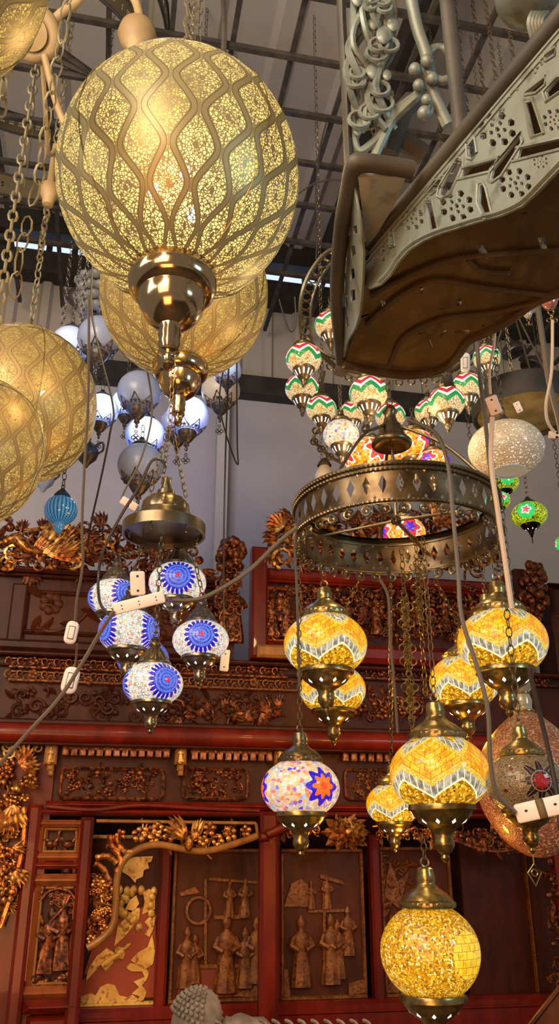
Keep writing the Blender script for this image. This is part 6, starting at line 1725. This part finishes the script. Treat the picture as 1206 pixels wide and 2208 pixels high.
# ------------------------------------------------------------------ grey stone reclining statue at the bottom edge
def statue():
    d = 2.35
    c = P(418, 2206, d)
    root = empty('reclining_statue', (c.x, c.y, 0), 0); tag(root, 'grey carved stone reclining figure, only curled head and draped side showing at the bottom', 'statue')
    s = d/FPX
    def q(px, py, dd=d): w = P(px, py, dd); return Vector((w.x - c.x, w.y - c.y, w.z))
    hc = q(424, 2200); R = 58*s
    mb = MB(); Mx = Matrix.Translation(hc) @ Matrix.Rotation(.35, 4, 'Y')
    n, m_ = 20, 14; vs, fs = [], []
    for i in range(m_+1):
        th = PI*i/m_
        for j in range(n):
            a = 2*PI*j/n; r = R*(1 + .06*math.cos(2*th)); x = r*math.sin(th)*math.cos(a)*.98; y = r*math.sin(th)*math.sin(a)*.95; z = r*math.cos(th)*1.05
            vs.append((x, y, z))
    for i in range(m_):
        for j in range(n): k = (j+1) % n; fs.append((i*n+k, i*n+j, (i+1)*n+j, (i+1)*n+k))
    mb.add(vs, fs, None, Mx)
    # neck, shoulder and the long draped body in one continuous run
    body = [q(440, 2250), q(480, 2262), q(540, 2262), q(600, 2268), q(700, 2262), q(800, 2262), q(900, 2290), q(1000, 2300)]
    sp = spline(body, 6); rr = []
    for i in range(len(sp)):
        t = i/(len(sp)-1); rr.append((.045 + .028*math.sin(min(1, t*1.6)*PI) + .012*math.sin(t*9) + .004*math.sin(t*60))*1.05)
    tube(mb, sp, rr, 16)
    # face turned to the right: brow, nose, lips, ear
    for p, r3 in (((.85, -.45, .05), (.10, .08, .2)), ((.8, -.35, -.32), (.08, .08, .06)), ((.72, -.5, .3), (.22, .08, .06)), ((.35, -.86, -.1), (.12, .07, .26))):
        ball(mb, (0, 0, 0), 1, 10, 7, Mx @ Matrix.Translation(Vector(p)*R) @ Matrix.Diagonal((r3[0]*R, r3[1]*R, r3[2]*R, 1)))
    mb.build('body', M['stone'], root)
    mb = MB(); rnd = random.Random(2)
    for i in range(9):
        th = .12 + i*.17
        k = max(1, int(2*PI*math.sin(th)/.2))
        for j in range(k):
            a = 2*PI*j/k + i*.4
            x, y, z = math.sin(th)*math.cos(a), math.sin(th)*math.sin(a), math.cos(th)
            if x > .30 - .25*z and y < .4: continue
            ball(mb, Mx @ Vector((x*R*1.02, y*R*1.0, z*R*1.10)), R*.085, 7, 5)
    mb.build('hair_curls', M['stone'], root)
    mb = MB()
    for i in range(9):
        x = 560 + 28*i; tube(mb, spline([q(x, 2200, d - .02), q(x + 14, 2208, d - .045), q(x + 20, 2236, d - .05)], 4), .0045, 5)
    mb.build('robe_folds', M['stone'], root)
    mb = MB(); g = q(640, 2290); top = min(p.z for p in sp) - .02
    box(mb, (g.x, g.y + .0, top/2), (1.0, .22, top)); mb.build('plinth', M['stone'], root, False)
statue()
def board():
    a = P(1142, 2214, 1.9); root = empty('leaning_board', (a.x, a.y, 0), 0); tag(root, 'plain brown board with a slanting edge at the bottom right corner', 'board')
    pts = [P(1142, 2214, 1.9), P(1225, 2108, 1.9), P(1330, 2100, 1.9)]
    mb = MB(); base = [(pts[0].x, pts[0].y, 0), (pts[2].x, pts[2].y, 0)]
    ring = [base[0], base[1]] + [tuple(p) for p in pts[::-1]]
    vs = [(x - a.x, y - a.y, z) for x, y, z in ring] + [(x - a.x, y - a.y + .02, z) for x, y, z in ring]
    n = len(ring); mb.add(vs, [tuple(range(n)), tuple(range(n, 2*n))[::-1]] + [((i+1) % n, i, i+n, (i+1) % n + n) for i in range(n)])
    mb.build('board', M['panelwood'], root, False)
    mb = MB(); tube(mb, [p - Vector((a.x, a.y, 0)) for p in pts], .006, 6); mb.build('edge_moulding', M['darkwood'], root)
board()
# ------------------------------------------------------------------ camera, added fill lights, glow of the lamps
cam = bpy.data.cameras.new('camera'); co = bpy.data.objects.new('camera', cam); col.objects.link(co)
co.location = CAM; co.rotation_euler = (PI/2 + TH, 0, 0)
cam.sensor_fit = 'VERTICAL'; cam.sensor_height = 36; cam.lens = 36*FPX/2208; cam.clip_start = .02
sc.camera = co
def light(kind, name, loc, power, color, size=.1, target=None, shape=None):
    l = bpy.data.lights.new(name, kind); l.energy = power; l.color = lin(color)[:3]
    o = bpy.data.objects.new(name, l); col.objects.link(o); o.location = loc
    if kind == 'AREA': l.size = size
    elif kind in ('POINT', 'SPOT'): l.shadow_soft_size = size
    if target is not None: o.rotation_euler = (Vector(target) - Vector(loc)).to_track_quat('-Z', 'Y').to_euler()
    return o
w = bpy.data.worlds.new('world'); sc.world = w; w.use_nodes = True
bg = w.node_tree.nodes['Background']; bg.inputs[0].default_value = lin((200, 184, 168)); bg.inputs[1].default_value = .42
light('AREA', 'front_fill', (-1.2, -1.4, 3.0), 80, (255, 206, 150), 1.6, (.5, 3.2, 2.2))  # added warm fill behind the camera, brightens the carved furniture
light('AREA', 'low_fill', (-.5, -.6, 1.2), 28, (255, 168, 96), 1.0, (.1, 3.3, 1.5))  # added low fill, lifts the lower left of the bed
light('AREA', 'roof_fill', (-1.2, .2, 3.5), 70, (255, 240, 220), 1.6, (.6, 2.8, 4.9))  # added unseen lamp aimed upward to brighten the roof
light('AREA', 'cool_side_fill', (2.2, .3, 2.6), 16, (170, 230, 255), .6, (.4, .8, 2.5))  # added cool fill for the iron piece, no window there
light('POINT', 'opal_glow', P(330, 880, 3.95), 3.5, (120, 160, 255), .05)
light('POINT', 'opal_glow', P(440, 900, 3.95), 2.5, (120, 160, 255), .05)
light('POINT', 'yellow_glow', P(720, 1440, 2.5), 5, (255, 176, 60), .03)
light('POINT', 'yellow_glow', P(1000, 1560, 2.5), 6, (255, 170, 50), .03)
light('POINT', 'yellow_glow', P(930, 1960, 2.2), 4, (255, 160, 50), .03)
light('POINT', 'globe_glow', P(400, 560, 2.1), 8, (255, 214, 140), .04)
light('POINT', 'globe_glow', P(380, 360, 1.74), 26, (255, 220, 150), .03)
light('POINT', 'zigzag_glow', P(850, 960, 2.4), 4, (255, 220, 160), .03)
sc.view_settings.view_transform = 'Standard'
sc.view_settings.look = 'None'
sc.view_settings.exposure = 0.0
sc.view_settings.gamma = 1.08
cy = sc.cycles
cy.max_bounces = 6; cy.diffuse_bounces = 2; cy.glossy_bounces = 3; cy.transmission_bounces = 3; cy.transparent_max_bounces = 12
cy.caustics_reflective = False; cy.caustics_refractive = False
cy.sample_clamp_indirect = 3.0; cy.sample_clamp_direct = 12.0
cy.use_adaptive_sampling = True; cy.adaptive_threshold = .02
cy.use_denoising = True
bpy.context.view_layer.update()
